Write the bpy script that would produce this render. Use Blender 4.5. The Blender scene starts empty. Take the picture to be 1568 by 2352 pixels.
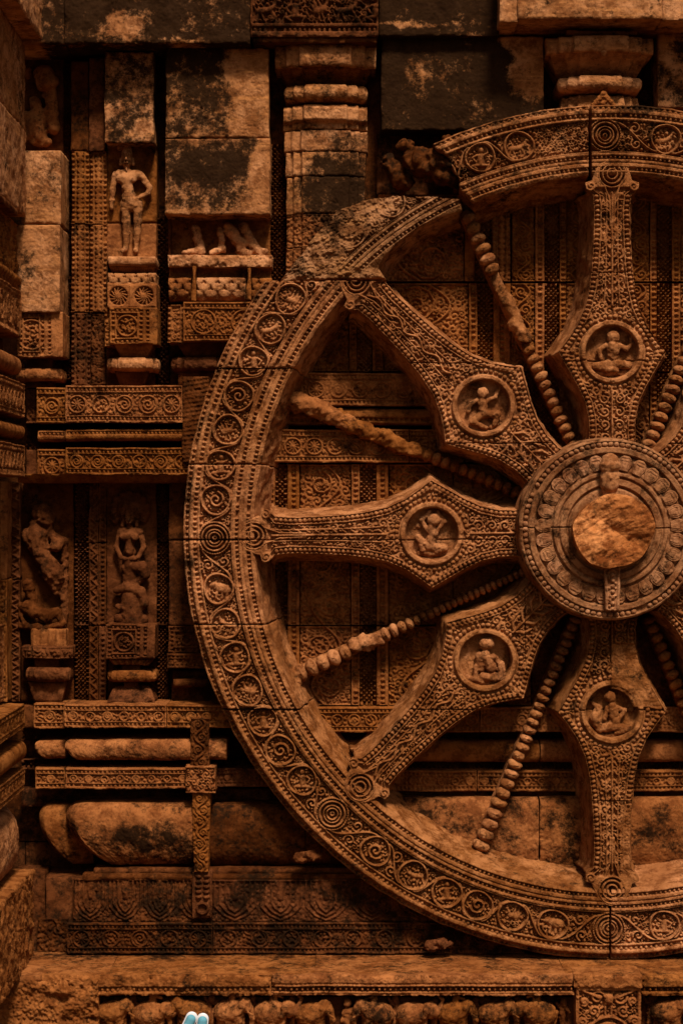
import bpy, math
import numpy as np
from mathutils import Vector, Matrix

# ------------------------------------------------------------------ camera, light, exposure
K = 1.0 / 650.0            # metres per unit of the wall plan
D = 4550.0                 # camera distance in plan units (7 m)
CX, CY = 784.0, 1176.0
ZC = 2.35                  # eye height in metres
sc = bpy.context.scene
COL = sc.collection
cam_d = bpy.data.cameras.new('camera')
cam = bpy.data.objects.new('camera', cam_d)
COL.objects.link(cam)
cam.location = (0, -D * K, ZC)
cam.rotation_euler = (math.radians(90), 0, 0)
cam_d.sensor_fit = 'VERTICAL'
cam_d.angle_y = 2 * math.atan(1176.0 / D)
cam_d.clip_end = 500
cam_d.clip_start = 0.05
sc.camera = cam

SUN_EL, SUN_AZ = 55.0, 14.0      # azimuth to the right of the camera, behind it
world = bpy.data.worlds.new('World')
sc.world = world
world.use_nodes = True
wn = world.node_tree.nodes
wl = world.node_tree.links
wn.clear()
w_out = wn.new('ShaderNodeOutputWorld')
w_bg = wn.new('ShaderNodeBackground')
w_sky = wn.new('ShaderNodeTexSky')
w_sky.sky_type = 'NISHITA'
w_sky.sun_disc = False
w_sky.sun_elevation = math.radians(SUN_EL)
w_sky.sun_rotation = math.radians(180 - SUN_AZ)
w_sky.air_density = 1.0
w_sky.dust_density = 6.0
w_sky.ozone_density = 0.6
w_bg.inputs['Strength'].default_value = 0.055
wl.new(w_sky.outputs[0], w_bg.inputs['Color'])
wl.new(w_bg.outputs[0], w_out.inputs['Surface'])

sun_d = bpy.data.lights.new('sun', 'SUN')
sun_d.energy = 4.8
sun_d.angle = math.radians(10)
sun_d.color = (1.0, 0.89, 0.82)
sun = bpy.data.objects.new('sun', sun_d)
COL.objects.link(sun)
el, az = math.radians(SUN_EL), math.radians(SUN_AZ)
sdir = Vector((math.cos(el) * math.sin(az), -math.cos(el) * math.cos(az), math.sin(el)))
sun.rotation_euler = sdir.to_track_quat('Z', 'Y').to_euler()
sun.location = (2, -6, 9)

sc.view_settings.view_transform = 'Standard'
sc.view_settings.look = 'None'
sc.view_settings.gamma = 1.0
sc.view_settings.exposure = 0.24

# ------------------------------------------------------------------ noise
_tabs = {}
def n2(x, y, scale, seed=0):
    """smooth value noise in -1..1"""
    t = _tabs.get(seed)
    if t is None:
        t = np.random.RandomState(1000 + seed).uniform(-1, 1, (256, 256))
        _tabs[seed] = t
    x = np.asarray(x, float) / scale + 37.3 * seed
    y = np.asarray(y, float) / scale + 11.7 * seed
    xi = np.floor(x).astype(int); yi = np.floor(y).astype(int)
    fx = x - xi; fy = y - yi
    fx = fx * fx * (3 - 2 * fx); fy = fy * fy * (3 - 2 * fy)
    a = t[yi & 255, xi & 255]; b = t[yi & 255, (xi + 1) & 255]
    c = t[(yi + 1) & 255, xi & 255]; d = t[(yi + 1) & 255, (xi + 1) & 255]
    return (a * (1 - fx) + b * fx) * (1 - fy) + (c * (1 - fx) + d * fx) * fy

def fbm(x, y, scale, seed=0, octs=4, gain=0.5):
    r = 0; a = 1.0; s = 0
    for o in range(octs):
        r = r + a * n2(x, y, scale / (2 ** o), seed + o * 7)
        s += a; a *= gain
    return r / s

def pits(X, Y, dep, sd=0):
    m = sstep(-.1, .5, fbm(X, Y, 70, 70 + sd % 7, 2))
    return dep * m * (.6 * sstep(.5, .8, n2(X, Y, 4.5, 60 + sd % 9)) + .5 * sstep(.6, .95, fbm(X, Y, 12, 50 + sd % 5, 2)))

def sstep(a, b, x):
    t = np.clip((x - a) / (b - a), 0, 1)
    return t * t * (3 - 2 * t)

# ------------------------------------------------------------------ materials
def stone(name, c1, c2, c3, lichen=(0.009, 0.0046, 0.0022), grain=1.0, spots=0.5, streak=0.3):
    m = bpy.data.materials.new(name)
    m.use_nodes = True
    N = m.node_tree.nodes; L = m.node_tree.links
    N.clear()
    out = N.new('ShaderNodeOutputMaterial')
    bs = N.new('ShaderNodeBsdfPrincipled')
    bs.inputs['Specular IOR Level'].default_value = 0.0
    L.new(bs.outputs[0], out.inputs[0])
    geo = N.new('ShaderNodeNewGeometry')
    oi = N.new('ShaderNodeObjectInfo')
    def noise(scale, detail=4, rough=0.6, vec=None, dist=0.0):
        n = N.new('ShaderNodeTexNoise')
        n.inputs['Scale'].default_value = scale
        n.inputs['Detail'].default_value = detail
        n.inputs['Roughness'].default_value = rough
        n.inputs['Distortion'].default_value = dist
        L.new(vec or geo.outputs['Position'], n.inputs['Vector'])
        return n.outputs['Fac']
    def ramp(fac, a, b, va=0.0, vb=1.0):
        r = N.new('ShaderNodeMapRange')
        r.interpolation_type = 'SMOOTHSTEP'
        r.inputs['From Min'].default_value = a; r.inputs['From Max'].default_value = b
        r.inputs['To Min'].default_value = va; r.inputs['To Max'].default_value = vb
        L.new(fac, r.inputs['Value'])
        return r.outputs[0]
    def mix(f, a, b, mode='MIX'):
        x = N.new('ShaderNodeMix'); x.data_type = 'RGBA'; x.blend_type = mode
        if isinstance(f, float): x.inputs[0].default_value = f
        else: L.new(f, x.inputs[0])
        for i, v in ((6, a), (7, b)):
            if isinstance(v, tuple): x.inputs[i].default_value = (*v, 1)
            else: L.new(v, x.inputs[i])
        return x.outputs[2]
    def math_(op, a, b=None, clamp=False):
        x = N.new('ShaderNodeMath'); x.operation = op; x.use_clamp = clamp
        for i, v in ((0, a), (1, b)):
            if v is None: continue
            if isinstance(v, (int, float)): x.inputs[i].default_value = v
            else: L.new(v, x.inputs[i])
        return x.outputs[0]
    big = ramp(noise(4.5, 8, 0.72), 0.40, 0.60)
    mid = ramp(noise(15, 8, 0.78), 0.42, 0.60)
    col = mix(big, c1, c2)
    col = mix(mid, col, c3)
    # bedding streaks
    mp = N.new('ShaderNodeMapping')
    mp.inputs['Scale'].default_value = (1.2, 1.2, 9.0)
    mp.inputs['Rotation'].default_value = (0, math.radians(7), 0)
    L.new(geo.outputs['Position'], mp.inputs[0])
    st = ramp(noise(5, 5, 0.65, mp.outputs[0], 0.4), 0.5, 0.72)
    col = mix(math_('MULTIPLY', st, streak), col, (c1[0] * 1.45, c1[1] * 1.5, c1[2] * 1.4))
    # dark specks and weathering patches
    sp = ramp(noise(75, 3, 0.7), 0.60, 0.70)
    spm = ramp(noise(6, 3, 0.6), 0.42, 0.62)
    col = mix(math_('MULTIPLY', math_('MULTIPLY', sp, spm), spots), col, (c1[0] * 0.22, c1[1] * 0.2, c1[2] * 0.2))
    # pale mineral freckles
    fr = ramp(noise(48, 4, 0.75), 0.63, 0.76)
    col = mix(math_('MULTIPLY', fr, 0.75), col, (c2[0] * 1.5, c2[1] * 1.6, c2[2] * 1.5))
    # per stone tint
    hs = N.new('ShaderNodeHueSaturation')
    L.new(math_('ADD', math_('MULTIPLY', oi.outputs['Random'], 0.3), 0.85), hs.inputs['Value'])
    L.new(math_('ADD', math_('MULTIPLY', oi.outputs['Random'], -0.04), 1.03), hs.inputs['Saturation'])
    L.new(col, hs.inputs['Color'])
    col = hs.outputs[0]
    # black lichen crust, where the attribute asks for it
    at = N.new('ShaderNodeAttribute'); at.attribute_name = 'lichen'
    ln = math_('ADD', math_('MULTIPLY', noise(8, 9, 0.78), 0.6), math_('MULTIPLY', noise(42, 6, 0.8), 0.4))
    ls = math_('ADD', math_('MULTIPLY', math_('SUBTRACT', ln, 0.5), 6.5), at.outputs['Fac'])
    lf = ramp(ls, 0.14, 0.98, 0.0, 0.96)
    lc = mix(noise(18, 3, 0.6), lichen, (lichen[0] * 1.7, lichen[1] * 1.6, lichen[2] * 1.5))
    col = mix(lf, col, lc)
    L.new(col, bs.inputs['Base Color'])
    L.new(ramp(noise(30, 3), 0.3, 0.7, 0.72, 0.95), bs.inputs['Roughness'])
    # grain
    b1 = N.new('ShaderNodeBump'); b1.inputs['Strength'].default_value = 0.55 * grain; b1.inputs['Distance'].default_value = 0.008
    L.new(noise(70, 8, 0.72), b1.inputs['Height'])
    b2 = N.new('ShaderNodeBump'); b2.inputs['Strength'].default_value = 0.6 * grain; b2.inputs['Distance'].default_value = 0.0030
    L.new(noise(330, 4, 0.8), b2.inputs['Height'])
    L.new(b1.outputs[0], b2.inputs['Normal'])
    L.new(b2.outputs[0], bs.inputs['Normal'])
    return m

M_WHEEL = stone('wheel_sandstone', (0.225, 0.083, 0.0262), (0.37, 0.152, 0.0561), (0.125, 0.040, 0.0116), spots=0.9)
M_HUB = stone('hub_sandstone', (0.235, 0.098, 0.0390), (0.35, 0.158, 0.0683), (0.140, 0.050, 0.0183), spots=0.9)
M_BOSS = stone('golden_broken_stone', (0.29, 0.095, 0.024), (0.46, 0.180, 0.056), (0.13, 0.035, 0.008), spots=0.3, grain=0.9)
M_WALL = stone('wall_sandstone', (0.200, 0.066, 0.0171), (0.275, 0.098, 0.0274), (0.120, 0.036, 0.0092))
M_PALE = stone('pale_weathered_stone', (0.285, 0.112, 0.0378), (0.44, 0.195, 0.0781), (0.165, 0.058, 0.0183), spots=0.9, streak=0.9)
M_DARK = stone('stained_and_shaded_stone', (0.090, 0.0270, 0.0081), (0.130, 0.042, 0.0128), (0.050, 0.0145, 0.0044))  # stained stone; also paints shade into niches, recesses and niche statues
M_ROCK = stone('broken_rock', (0.25, 0.105, 0.0366), (0.38, 0.175, 0.0732), (0.11, 0.040, 0.0128), grain=2.0, spots=0.8, streak=0.8)

def simple(name, c, rough=0.7, bump=0.0):
    m = bpy.data.materials.new(name); m.use_nodes = True
    N = m.node_tree.nodes; L = m.node_tree.links
    b = N['Principled BSDF']
    tn = N.new('ShaderNodeTexNoise'); tn.inputs['Scale'].default_value = 60
    mx = N.new('ShaderNodeMix'); mx.data_type = 'RGBA'
    mx.inputs[6].default_value = (*c, 1); mx.inputs[7].default_value = (c[0] * 0.75, c[1] * 0.75, c[2] * 0.75, 1)
    L.new(tn.outputs['Fac'], mx.inputs[0]); L.new(mx.outputs[2], b.inputs['Base Color'])
    b.inputs['Roughness'].default_value = rough
    return m
M_TEAL = simple('teal_canvas', (0.085, 0.27, 0.32), 0.85)
M_WHITE = simple('white_rubber', (0.62, 0.60, 0.57), 0.5)
M_GROUND = stone('sandy_ground', (0.13, 0.075, 0.035), (0.17, 0.10, 0.05), (0.10, 0.055, 0.025))

# ------------------------------------------------------------------ objects
ORG = {}
NTRI = [0]
def thing(name, label, cat, X, Y, p, group=None):
    """an Empty at the base of a thing; X, Y, p in plan units"""
    o = bpy.data.objects.new(name, None)
    COL.objects.link(o)
    f = (D - p) / D
    w = ((X - CX) * f * K, -p * K, (CY - Y) * f * K + ZC)
    o.location = w; o.empty_display_size = 0.05
    ORG[o] = np.array(w)
    tag(o, label, cat, group)
    return o

def tag(o, label=None, cat=None, group=None, kind=None):
    if label: o['label'] = label
    if cat: o['category'] = cat
    if group: o['group'] = group
    if kind: o['kind'] = kind
    return o

def mesh_data(name, V, F, mat, lich=None):
    """V (n,3) metres, F list of (m,k) int arrays"""
    me = bpy.data.meshes.new(name)
    n = len(V)
    me.vertices.add(n)
    me.vertices.foreach_set('co', np.ascontiguousarray(V, dtype=np.float32).ravel())
    loops = np.concatenate([f.ravel() for f in F]).astype(np.int32)
    tot = np.concatenate([np.full(len(f), f.shape[1]) for f in F]).astype(np.int32)
    start = np.concatenate([[0], np.cumsum(tot)[:-1]]).astype(np.int32)
    me.loops.add(len(loops)); me.loops.foreach_set('vertex_index', loops)
    me.polygons.add(len(tot))
    me.polygons.foreach_set('loop_start', start)
    me.polygons.foreach_set('loop_total', tot)
    me.polygons.foreach_set('use_smooth', np.ones(len(tot), dtype=bool))
    me.update(calc_edges=True)
    if lich is not None:
        a = me.attributes.new('lichen', 'FLOAT', 'POINT')
        a.data.foreach_set('value', np.broadcast_to(np.asarray(lich, dtype=np.float32), (n,)).copy())
    me.materials.append(mat)
    NTRI[0] += int((tot - 2).sum())
    return me

def link(name, me, parent=None, org=None):
    o = bpy.data.objects.new(name, me)
    COL.objects.link(o)
    if parent is not None:
        o.parent = parent
        ORG[o] = ORG[parent]
    else:
        ORG[o] = np.array(org if org is not None else (0, 0, 0), float)
        o.location = ORG[o]
    return o

def add(name, V, F, mat, parent=None, lich=None, label=None, cat=None, group=None, kind=None):
    V = np.asarray(V, float)
    if parent is not None: org = ORG[parent]
    else:
        org = np.array([(V[:, 0].min() + V[:, 0].max()) / 2, (V[:, 1].min() + V[:, 1].max()) / 2, V[:, 2].min()])
    o = link(name, mesh_data(name, V - org, F, mat, lich), parent, org)
    return tag(o, label, cat, group, kind)

def T_front(p0):
    f = (D - p0) / D
    def t(X, Y, h):
        return (X - CX) * f * K, -(p0 + h) * K, (CY - Y) * f * K + ZC
    return t
def T_side(x0):
    """right-facing wall at plan x0: X runs away from the camera (-p), Y is plan height below the eye"""
    def t(X, Y, h):
        return (x0 + h) * K, X * K, -Y * K + ZC
    return t
def T_top(h0):
    """upward-facing sheet at plan height h0 below the eye: X = plan x, Y = towards the camera"""
    def t(X, Y, h):
        return X * K, -Y * K, (h - h0) * K + ZC
    return t

def grid_faces(nv, nu, off=0, wrap=False):
    idx = np.arange(nv * nu).reshape(nv, nu) + off
    if wrap: idx = np.concatenate([idx, idx[:, :1]], 1)
    return np.stack([idx[:-1, :-1].ravel(), idx[1:, :-1].ravel(), idx[1:, 1:].ravel(), idx[:-1, 1:].ravel()], 1)

def patch(name, parent, X, Y, H, T, depth, mat, back=None, lich=0.1, wrap=False, nside=5, jit=1.5, **kw):
    if nside >= 5: nside = int(nside * 1.8)
    """displaced front sheet with side walls running `depth` back; back(X, Y) moves the far edge"""
    nv, nu = X.shape
    x, y, z = T(X, Y, H)
    V = [np.stack([x.ravel(), y.ravel(), z.ravel()], 1)]
    F = [grid_faces(nv, nu, 0, wrap)]
    lich = np.broadcast_to(lich, X.shape)
    Ls = [lich.ravel()]
    if depth is not None:
        if wrap:
            bi = np.arange(nu) + (nv - 1) * nu
            loopc = True
        else:
            idx = np.arange(nv * nu).reshape(nv, nu)
            bi = np.concatenate([idx[:-1, 0], idx[-1, :-1], idx[::-1][:-1, -1], idx[0, ::-1][:-1]])
            loopc = True
        # thin the border on long runs
        if len(bi) > 80:
            keepn = 2
            bi = bi[::keepn]
        bx, by, bh = X.ravel()[bi], Y.ravel()[bi], H.ravel()[bi]
        if back is not None: ex, ey = back(bx, by)
        else: ex, ey = bx, by
        base = len(V[0]); m = len(bi)
        rows = []
        for i in range(nside + 1):
            t = i / nside
            j = jit * math.sin(math.pi * t) if i not in (0,) else 0
            px = bx + (ex - bx) * t + j * (n2(by + 110 * t, bx + 90 * t, 22, 3) + .45 * n2(by + 160 * t, bx + 140 * t, 7, 8))
            py = by + (ey - by) * t + j * (n2(bx + 110 * t, by + 90 * t, 22, 4) + .45 * n2(bx + 160 * t, by + 140 * t, 7, 9))
            ph = bh * (1 - t) + (-depth) * t
            a, b, c = T(px, py, ph)
            rows.append(np.stack([a, b, c], 1))
        V += rows
        Ls += [lich.ravel()[bi]] * (nside + 1)
        g = np.arange((nside + 1) * m).reshape(nside + 1, m) + base
        g = np.concatenate([g, g[:, :1]], 1)
        F.append(np.stack([g[:-1, :-1].ravel(), g[1:, :-1].ravel(), g[1:, 1:].ravel(), g[:-1, 1:].ravel()], 1))
    V = np.concatenate(V)
    # orientation of the front sheet
    i, j = nv // 2, nu // 2
    a, b, c = V[i * nu + j], V[min(i + 1, nv - 1) * nu + j], V[i * nu + min(j + 1, nu - 1)]
    nrm = np.cross(b - a, c - a)
    x2, y2, z2 = T(X[i, j], Y[i, j], H[i, j] + 1)
    if np.dot(nrm, np.array([x2, y2, z2]) - a) < 0:
        F = [f[:, ::-1] for f in F]
    return add(name, V, F, mat, parent, np.concatenate(Ls), **kw)

# ------------------------------------------------------------------ carving canvas
def tube_patch(pts, rad, h):
    """height patch of a rounded stroke; returns (arr, x0, y0), -inf outside"""
    pts = np.asarray(pts, float); rad = np.broadcast_to(np.asarray(rad, float), (len(pts),))
    R = rad.max() + 1
    x0 = int(math.floor(pts[:, 0].min() - R)); x1 = int(math.ceil(pts[:, 0].max() + R)) + 1
    y0 = int(math.floor(pts[:, 1].min() - R)); y1 = int(math.ceil(pts[:, 1].max() + R)) + 1
    gx, gy = np.meshgrid(np.arange(x0, x1), np.arange(y0, y1))
    A = np.full(gx.shape, -1e3)
    hh = np.broadcast_to(np.asarray(h, float), (len(pts),))
    if len(pts) == 1:
        q = 1 - ((gx - pts[0, 0]) ** 2 + (gy - pts[0, 1]) ** 2) / rad[0] ** 2
        return np.where(q > 0, hh[0] * np.sqrt(np.maximum(q, 0)), -1e3), x0, y0
    for i in range(len(pts) - 1):
        a, b = pts[i], pts[i + 1]
        d = b - a; l2 = max(d @ d, 1e-6)
        t = np.clip(((gx - a[0]) * d[0] + (gy - a[1]) * d[1]) / l2, 0, 1)
        r = rad[i] * (1 - t) + rad[i + 1] * t
        hv = hh[i] * (1 - t) + hh[i + 1] * t
        q = 1 - ((gx - a[0] - t * d[0]) ** 2 + (gy - a[1] - t * d[1]) ** 2) / r ** 2
        A = np.maximum(A, np.where(q > 0, hv * np.sqrt(np.maximum(q, 0)), -1e3))
    return A, x0, y0

class Cv:
    def __init__(s, w, h):
        s.w, s.h = int(math.ceil(w)) + 1, int(math.ceil(h)) + 1
        s.a = np.zeros((s.h, s.w))
        s.base = 0.0
    def put(s, P, x0, y0, base=None):
        base = s.base if base is None else base
        x0, y0 = int(x0), int(y0)
        a0, a1 = max(0, y0), min(s.h, y0 + P.shape[0]); b0, b1 = max(0, x0), min(s.w, x0 + P.shape[1])
        if a0 >= a1 or b0 >= b1: return
        w = s.a[a0:a1, b0:b1]
        np.maximum(w, base + P[a0 - y0:a1 - y0, b0 - x0:b1 - x0], out=w)
    def stroke(s, pts, rad, h, base=None):
        P, x0, y0 = tube_patch(pts, rad, h); s.put(P, x0, y0, base)
    def win(s, x0, y0, x1, y1):
        a0, a1 = max(0, int(y0)), min(s.h, int(math.ceil(y1))); b0, b1 = max(0, int(x0)), min(s.w, int(math.ceil(x1)))
        if a0 >= a1 or b0 >= b1: return None
        gx, gy = np.meshgrid(np.arange(b0, b1), np.arange(a0, a1))
        return slice(a0, a1), slice(b0, b1), gx, gy
    def ring(s, cx, cy, r, w, h, base=None, sq=False):
        base = s.base if base is None else base
        q = s.win(cx - r - w - 1, cy - r - w - 1, cx + r + w + 2, cy + r + w + 2)
        if q is None: return
        a, b, gx, gy = q
        d = np.abs(np.hypot(gx - cx, gy - cy) - r) / w
        v = np.where(d < 1, h * (np.sqrt(np.maximum(1 - d * d, 0)) if not sq else np.minimum(1, (1 - d) * 3)), -1e3)
        s.a[a, b] = np.maximum(s.a[a, b], base + v)
    def disc_floor(s, cx, cy, r, z, soft=2.0):
        q = s.win(cx - r - 3, cy - r - 3, cx + r + 4, cy + r + 4)
        if q is None: return
        a, b, gx, gy = q
        m = sstep(r + soft / 2, r - soft / 2, np.hypot(gx - cx, gy - cy))
        s.a[a, b] = s.a[a, b] * (1 - m) + z * m
    def rect(s, x0, y0, x1, y1, z):
        q = s.win(x0, y0, x1, y1)
        if q is None: return
        s.a[q[0], q[1]] = z
    def dome(s, cx, cy, rx, ry, h, base=None):
        base = s.base if base is None else base
        q = s.win(cx - rx - 1, cy - ry - 1, cx + rx + 2, cy + ry + 2)
        if q is None: return
        a, b, gx, gy = q
        t = 1 - ((gx - cx) / rx) ** 2 - ((gy - cy) / ry) ** 2
        s.a[a, b] = np.maximum(s.a[a, b], np.where(t > 0, base + h * np.sqrt(np.maximum(t, 0)), -1e3))
    def pit(s, cx, cy, rx, ry, z):
        q = s.win(cx - rx, cy - ry, cx + rx, cy + ry)
        if q is None: return
        s.a[q[0], q[1]] = np.minimum(s.a[q[0], q[1]], z)
    def sample(s, x, y):
        x = np.clip(x, 0, s.w - 1.001); y = np.clip(y, 0, s.h - 1.001)
        xi = x.astype(int); yi = y.astype(int); fx = x - xi; fy = y - yi
        a = s.a
        return (a[yi, xi] * (1 - fx) + a[yi, xi + 1] * fx) * (1 - fy) + (a[yi + 1, xi] * (1 - fx) + a[yi + 1, xi + 1] * fx) * fy
    def dots(s, horiz, pos, a0, a1, width=9, sp=10.0, dep=-6.0, rnd=None):
        """a channel of raised beads between dark square holes"""
        if horiz: s.rect(a0, pos - width / 2, a1, pos + width / 2, dep)
        else: s.rect(pos - width / 2, a0, pos + width / 2, a1, dep)
        n = max(1, int((a1 - a0) / sp)); sp = (a1 - a0) / n
        for i in range(n):
            c = a0 + (i + 0.5) * sp
            if RS.rand() < 0.05: continue
            hh = (-dep) * RS.uniform(0.75, 1.05)
            if horiz: s.dome(c, pos, sp * 0.33, width * 0.52, hh, dep)
            else: s.dome(pos, c, width * 0.52, sp * 0.33, hh, dep)

RS = np.random.RandomState(7)

def spiral(r, turns=1.35, a0=0.0, sgn=1, n=16):
    t = np.linspace(0, 1, n)
    rr = r * (1 - 0.88 * t); an = a0 + sgn * t * turns * 2 * math.pi
    return np.stack([rr * np.cos(an), rr * np.sin(an)], 1)

# library of leaf curls
CURLS = {}
for _r in (4, 5.5, 7, 9, 12, 16):
    lst = []
    for _i in range(14):
        a0 = RS.uniform(0, 6.28); sg = RS.choice([-1, 1])
        kind = _i % 3
        if kind == 0 or _r >= 9:
            p = spiral(_r * 0.8, 1.25, a0, sg)
            tail = p[0] * 1.35 + np.array([-p[0][1], p[0][0]]) * (-0.7 * sg)
            p = np.concatenate([[tail], p])
            P, x0, y0 = tube_patch(p, np.linspace(max(1.7, _r * .26), max(1.5, _r * .2), len(p)), np.linspace(.6, 1.0, len(p)))
            if _r >= 9:
                for q in range(5):
                    aa = a0 + sg * (q * 0.8 + 0.4)
                    c = np.array([math.cos(aa), math.sin(aa)]) * _r * 1.02
                    P2, xx, yy = tube_patch([c * 0.9, c * 1.15], [_r * .2, _r * .12], 0.8)
                    A = np.full((80, 80), -1e3)
                    A[y0 + 40:y0 + 40 + P.shape[0], x0 + 40:x0 + 40 + P.shape[1]] = P
                    sub = A[yy + 40:yy + 40 + P2.shape[0], xx + 40:xx + 40 + P2.shape[1]]
                    np.maximum(sub, P2, out=sub)
                    P, x0, y0 = A, -40, -40
        elif kind == 1:
            d = np.array([math.cos(a0), math.sin(a0)]); nn = np.array([-d[1], d[0]]) * sg
            P, x0, y0 = tube_patch([-d * _r, -d * _r * .2 + nn * _r * .35, d * _r * .9 + nn * _r * .1], [_r * .25, _r * .48, _r * .2], [.7, 1.0, .7])
        else:
            P, x0, y0 = tube_patch([(0, 0)], _r * 0.62, 1.0)
        lst.append((P, x0, y0))
    CURLS[_r] = lst

def fill(cv, x0, y0, x1, y1, base, h=6.0, sizes=(9, 7, 5.5, 4), dens=1.0, mask=None):
    """pack leaf curls into whatever floor is still free"""
    area = max(1.0, (x1 - x0) * (y1 - y0))
    for r in sizes:
        n = int(dens * area / (r * r) * 0.9) + 2
        xs = RS.uniform(x0, x1, n); ys = RS.uniform(y0, y1, n)
        k = r * 0.72
        for x, y in zip(xs, ys):
            if mask is not None and not mask(x, y, r): continue
            xi, yi = int(x), int(y)
            ok = True
            for dx, dy in ((0, 0), (k, 0), (-k, 0), (0, k), (0, -k)):
                a, b = int(y + dy), int(x + dx)
                if a < y0 or b < x0 or a >= min(y1, cv.h) or b >= min(x1, cv.w) or cv.a[a, b] > base + 0.6:
                    ok = False; break
            if not ok: continue
            P, px, py = CURLS[r][RS.randint(14)]
            hh = h * RS.uniform(0.7, 1.05)
            cv.put(np.where(P > -1, P * hh, -1e3), xi + px, yi + py, base)

BEASTS = {
 'elephant': [([(-16, -2), (6, 4)], [14, 11], 9), ([(12, 8), (18, 6)], [9, 6], 10), ([(20, 2), (24, -8), (22, -16)], [4, 3, 2.5], 7),
              ([(-18, -8), (-17, -24)], [6, 4], 7), ([(-8, -8), (-6, -22)], [5, 4], 6), ([(4, -2), (8, -22)], [5, 3.5], 7), ([(12, 12), (4, 20)], [5, 3], 6), ([(-28, 0), (-30, -12)], [2, 1.5], 5)],
 'deer': [([(-18, -4), (0, -2), (10, 4)], [8, 7, 6], 8), ([(10, 4), (17, 16)], [5, 3.6], 7), ([(17, 17), (25, 14)], [5, 2.6], 8), ([(-20, -8), (-24, -24)], [4, 2], 6),
          ([(-14, -8), (-8, -24)], [3.6, 2], 6), ([(6, -2), (14, -16), (8, -24)], [3.6, 2.5, 2], 6), ([(16, 20), (8, 29)], [1.8, 1.3], 5), ([(-26, 0), (-30, 10)], [2, 2], 5)],
 'man': [([(0, -14), (0, 6)], [7.5, 8], 9), ([(1, 18), (1, 20)], [7, 7], 10), ([(-8, 8), (-18, 2), (-12, -8)], [3.6, 3, 2.6], 7), ([(8, 8), (17, 14), (13, 25)], [3.6, 3, 2.6], 7),
         ([(-4, -16), (-20, -18), (-8, -25)], [5, 4, 3], 8), ([(4, -16), (20, -16), (14, -26)], [5, 4, 3], 8)],
 'bird': [([(-10, -4), (4, 0)], [10, 8], 8), ([(6, 4), (12, 16)], [4, 3.4], 7), ([(12, 18), (18, 17)], [4.6, 2], 8), ([(-14, -2), (-26, 12)], [6, 2], 6), ([(-12, 2), (-20, 22)], [5, 2], 6),
          ([(0, -10), (4, -22)], [2.4, 2], 6), ([(-6, -10), (-6, -22)], [2.4, 2], 6), ([(-2, 2), (-8, 16)], [5, 2], 7)],
}
def beast(cv, cx, cy, kind, sc_, base, tr, flip=1):
    for pts, rad, h in BEASTS[kind]:
        q = [tr(x * sc_ * flip, y * sc_) for x, y in pts]
        q = [(cx + a, cy + b) for a, b in q]
        cv.stroke(q, np.array(rad) * sc_, h * sc_ * 0.9, base)

# -- ready carvings on a rectangular canvas -----------------------------------------
def c_rings(R=19, sp=42, dotw=8, depth=-6, inner='mix'):
    def f(cv):
        h, w = cv.h, cv.w
        b0 = 7 + dotw
        cv.rect(4, b0, w - 4, h - b0, depth)
        cv.dots(True, 5 + dotw / 2, 4, w - 4, dotw, 9.5, -5)
        cv.dots(True, h - 5 - dotw / 2, 4, w - 4, dotw, 9.5, -5)
        mid = h / 2; n = max(1, int(w / sp)); s2 = w / n
        R2 = min(R, (h - 2 * b0) / 2 - 1)
        for i in range(n):
            cx = (i + .5) * s2
            cv.ring(cx, mid, R2 - 1.5, 2.5, 5.5, depth)
            k = RS.randint(4)
            if k == 0:
                for q in range(10):
                    an = q * .628
                    cv.stroke([(cx + 4 * math.cos(an), mid + 4 * math.sin(an)), (cx + R2 * .62 * math.cos(an + .3), mid + R2 * .62 * math.sin(an + .3))], [1.6, 2.2], 4.5, depth)
                cv.dome(cx, mid, 4, 4, 6, depth)
            elif k == 1:
                cv.stroke(spiral(R2 * .7, 1.6, RS.uniform(0, 6), 1) + [cx, mid], 2.3, 5, depth)
            else:
                fill(cv, cx - R2 * .7, mid - R2 * .7, cx + R2 * .7, mid + R2 * .7, depth, 6, (5.5, 4), 3)
        fill(cv, 4, b0, w - 4, h - b0, depth, 4.5, (5.5, 4), 1.6)
    return f

def c_foliage(depth=-5, border='v', sizes=(16, 12, 9, 7, 5.5, 4), vine=True, h=5.0):
    def f(cv):
        hh, w = cv.h, cv.w
        m = 0
        if border == 'v':
            m = 15 if w > 50 else 11
            cv.dots(False, m - 7, 2, hh - 2, 7, 11, -5); cv.dots(False, w - m + 7, 2, hh - 2, 7, 11, -5)
        cv.rect(m, 3, w - m, hh - 3, depth)
        if vine and hh > 70:
            amp = (w - 2 * m) * .28; n = max(2, int(hh / ((w - 2 * m) * .62)))
            y = np.linspace(0, hh, n * 12)
            x = w / 2 + amp * np.sin(y / hh * n * math.pi)
            cv.stroke(np.stack([x, y], 1), 3.0, h, depth)
            for i in range(n):
                yy = (i + .5) * hh / n; sg = 1 if i % 2 == 0 else -1
                cxx = w / 2 - sg * amp * .35
                r = (w - 2 * m) * .24
                cv.stroke(spiral(r, 1.5, RS.uniform(0, 6), sg) + [cxx, yy], 2.6, h, depth)
        fill(cv, m, 3, w - m, hh - 3, depth, h, sizes, 1.5)
    return f

def c_lattice(sp=11.0, sz=3.2, dep=-14):
    def f(cv):
        j = 0; y = sp * .5
        while y < cv.h - 2:
            x = sp * (.4 if j % 2 else .9)
            while x < cv.w - 2:
                cv.pit(x + RS.uniform(-.5, .5), y + RS.uniform(-.5, .5), sz, sz, dep)
                x += sp
            y += sp * .52; j += 1
    return f

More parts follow.
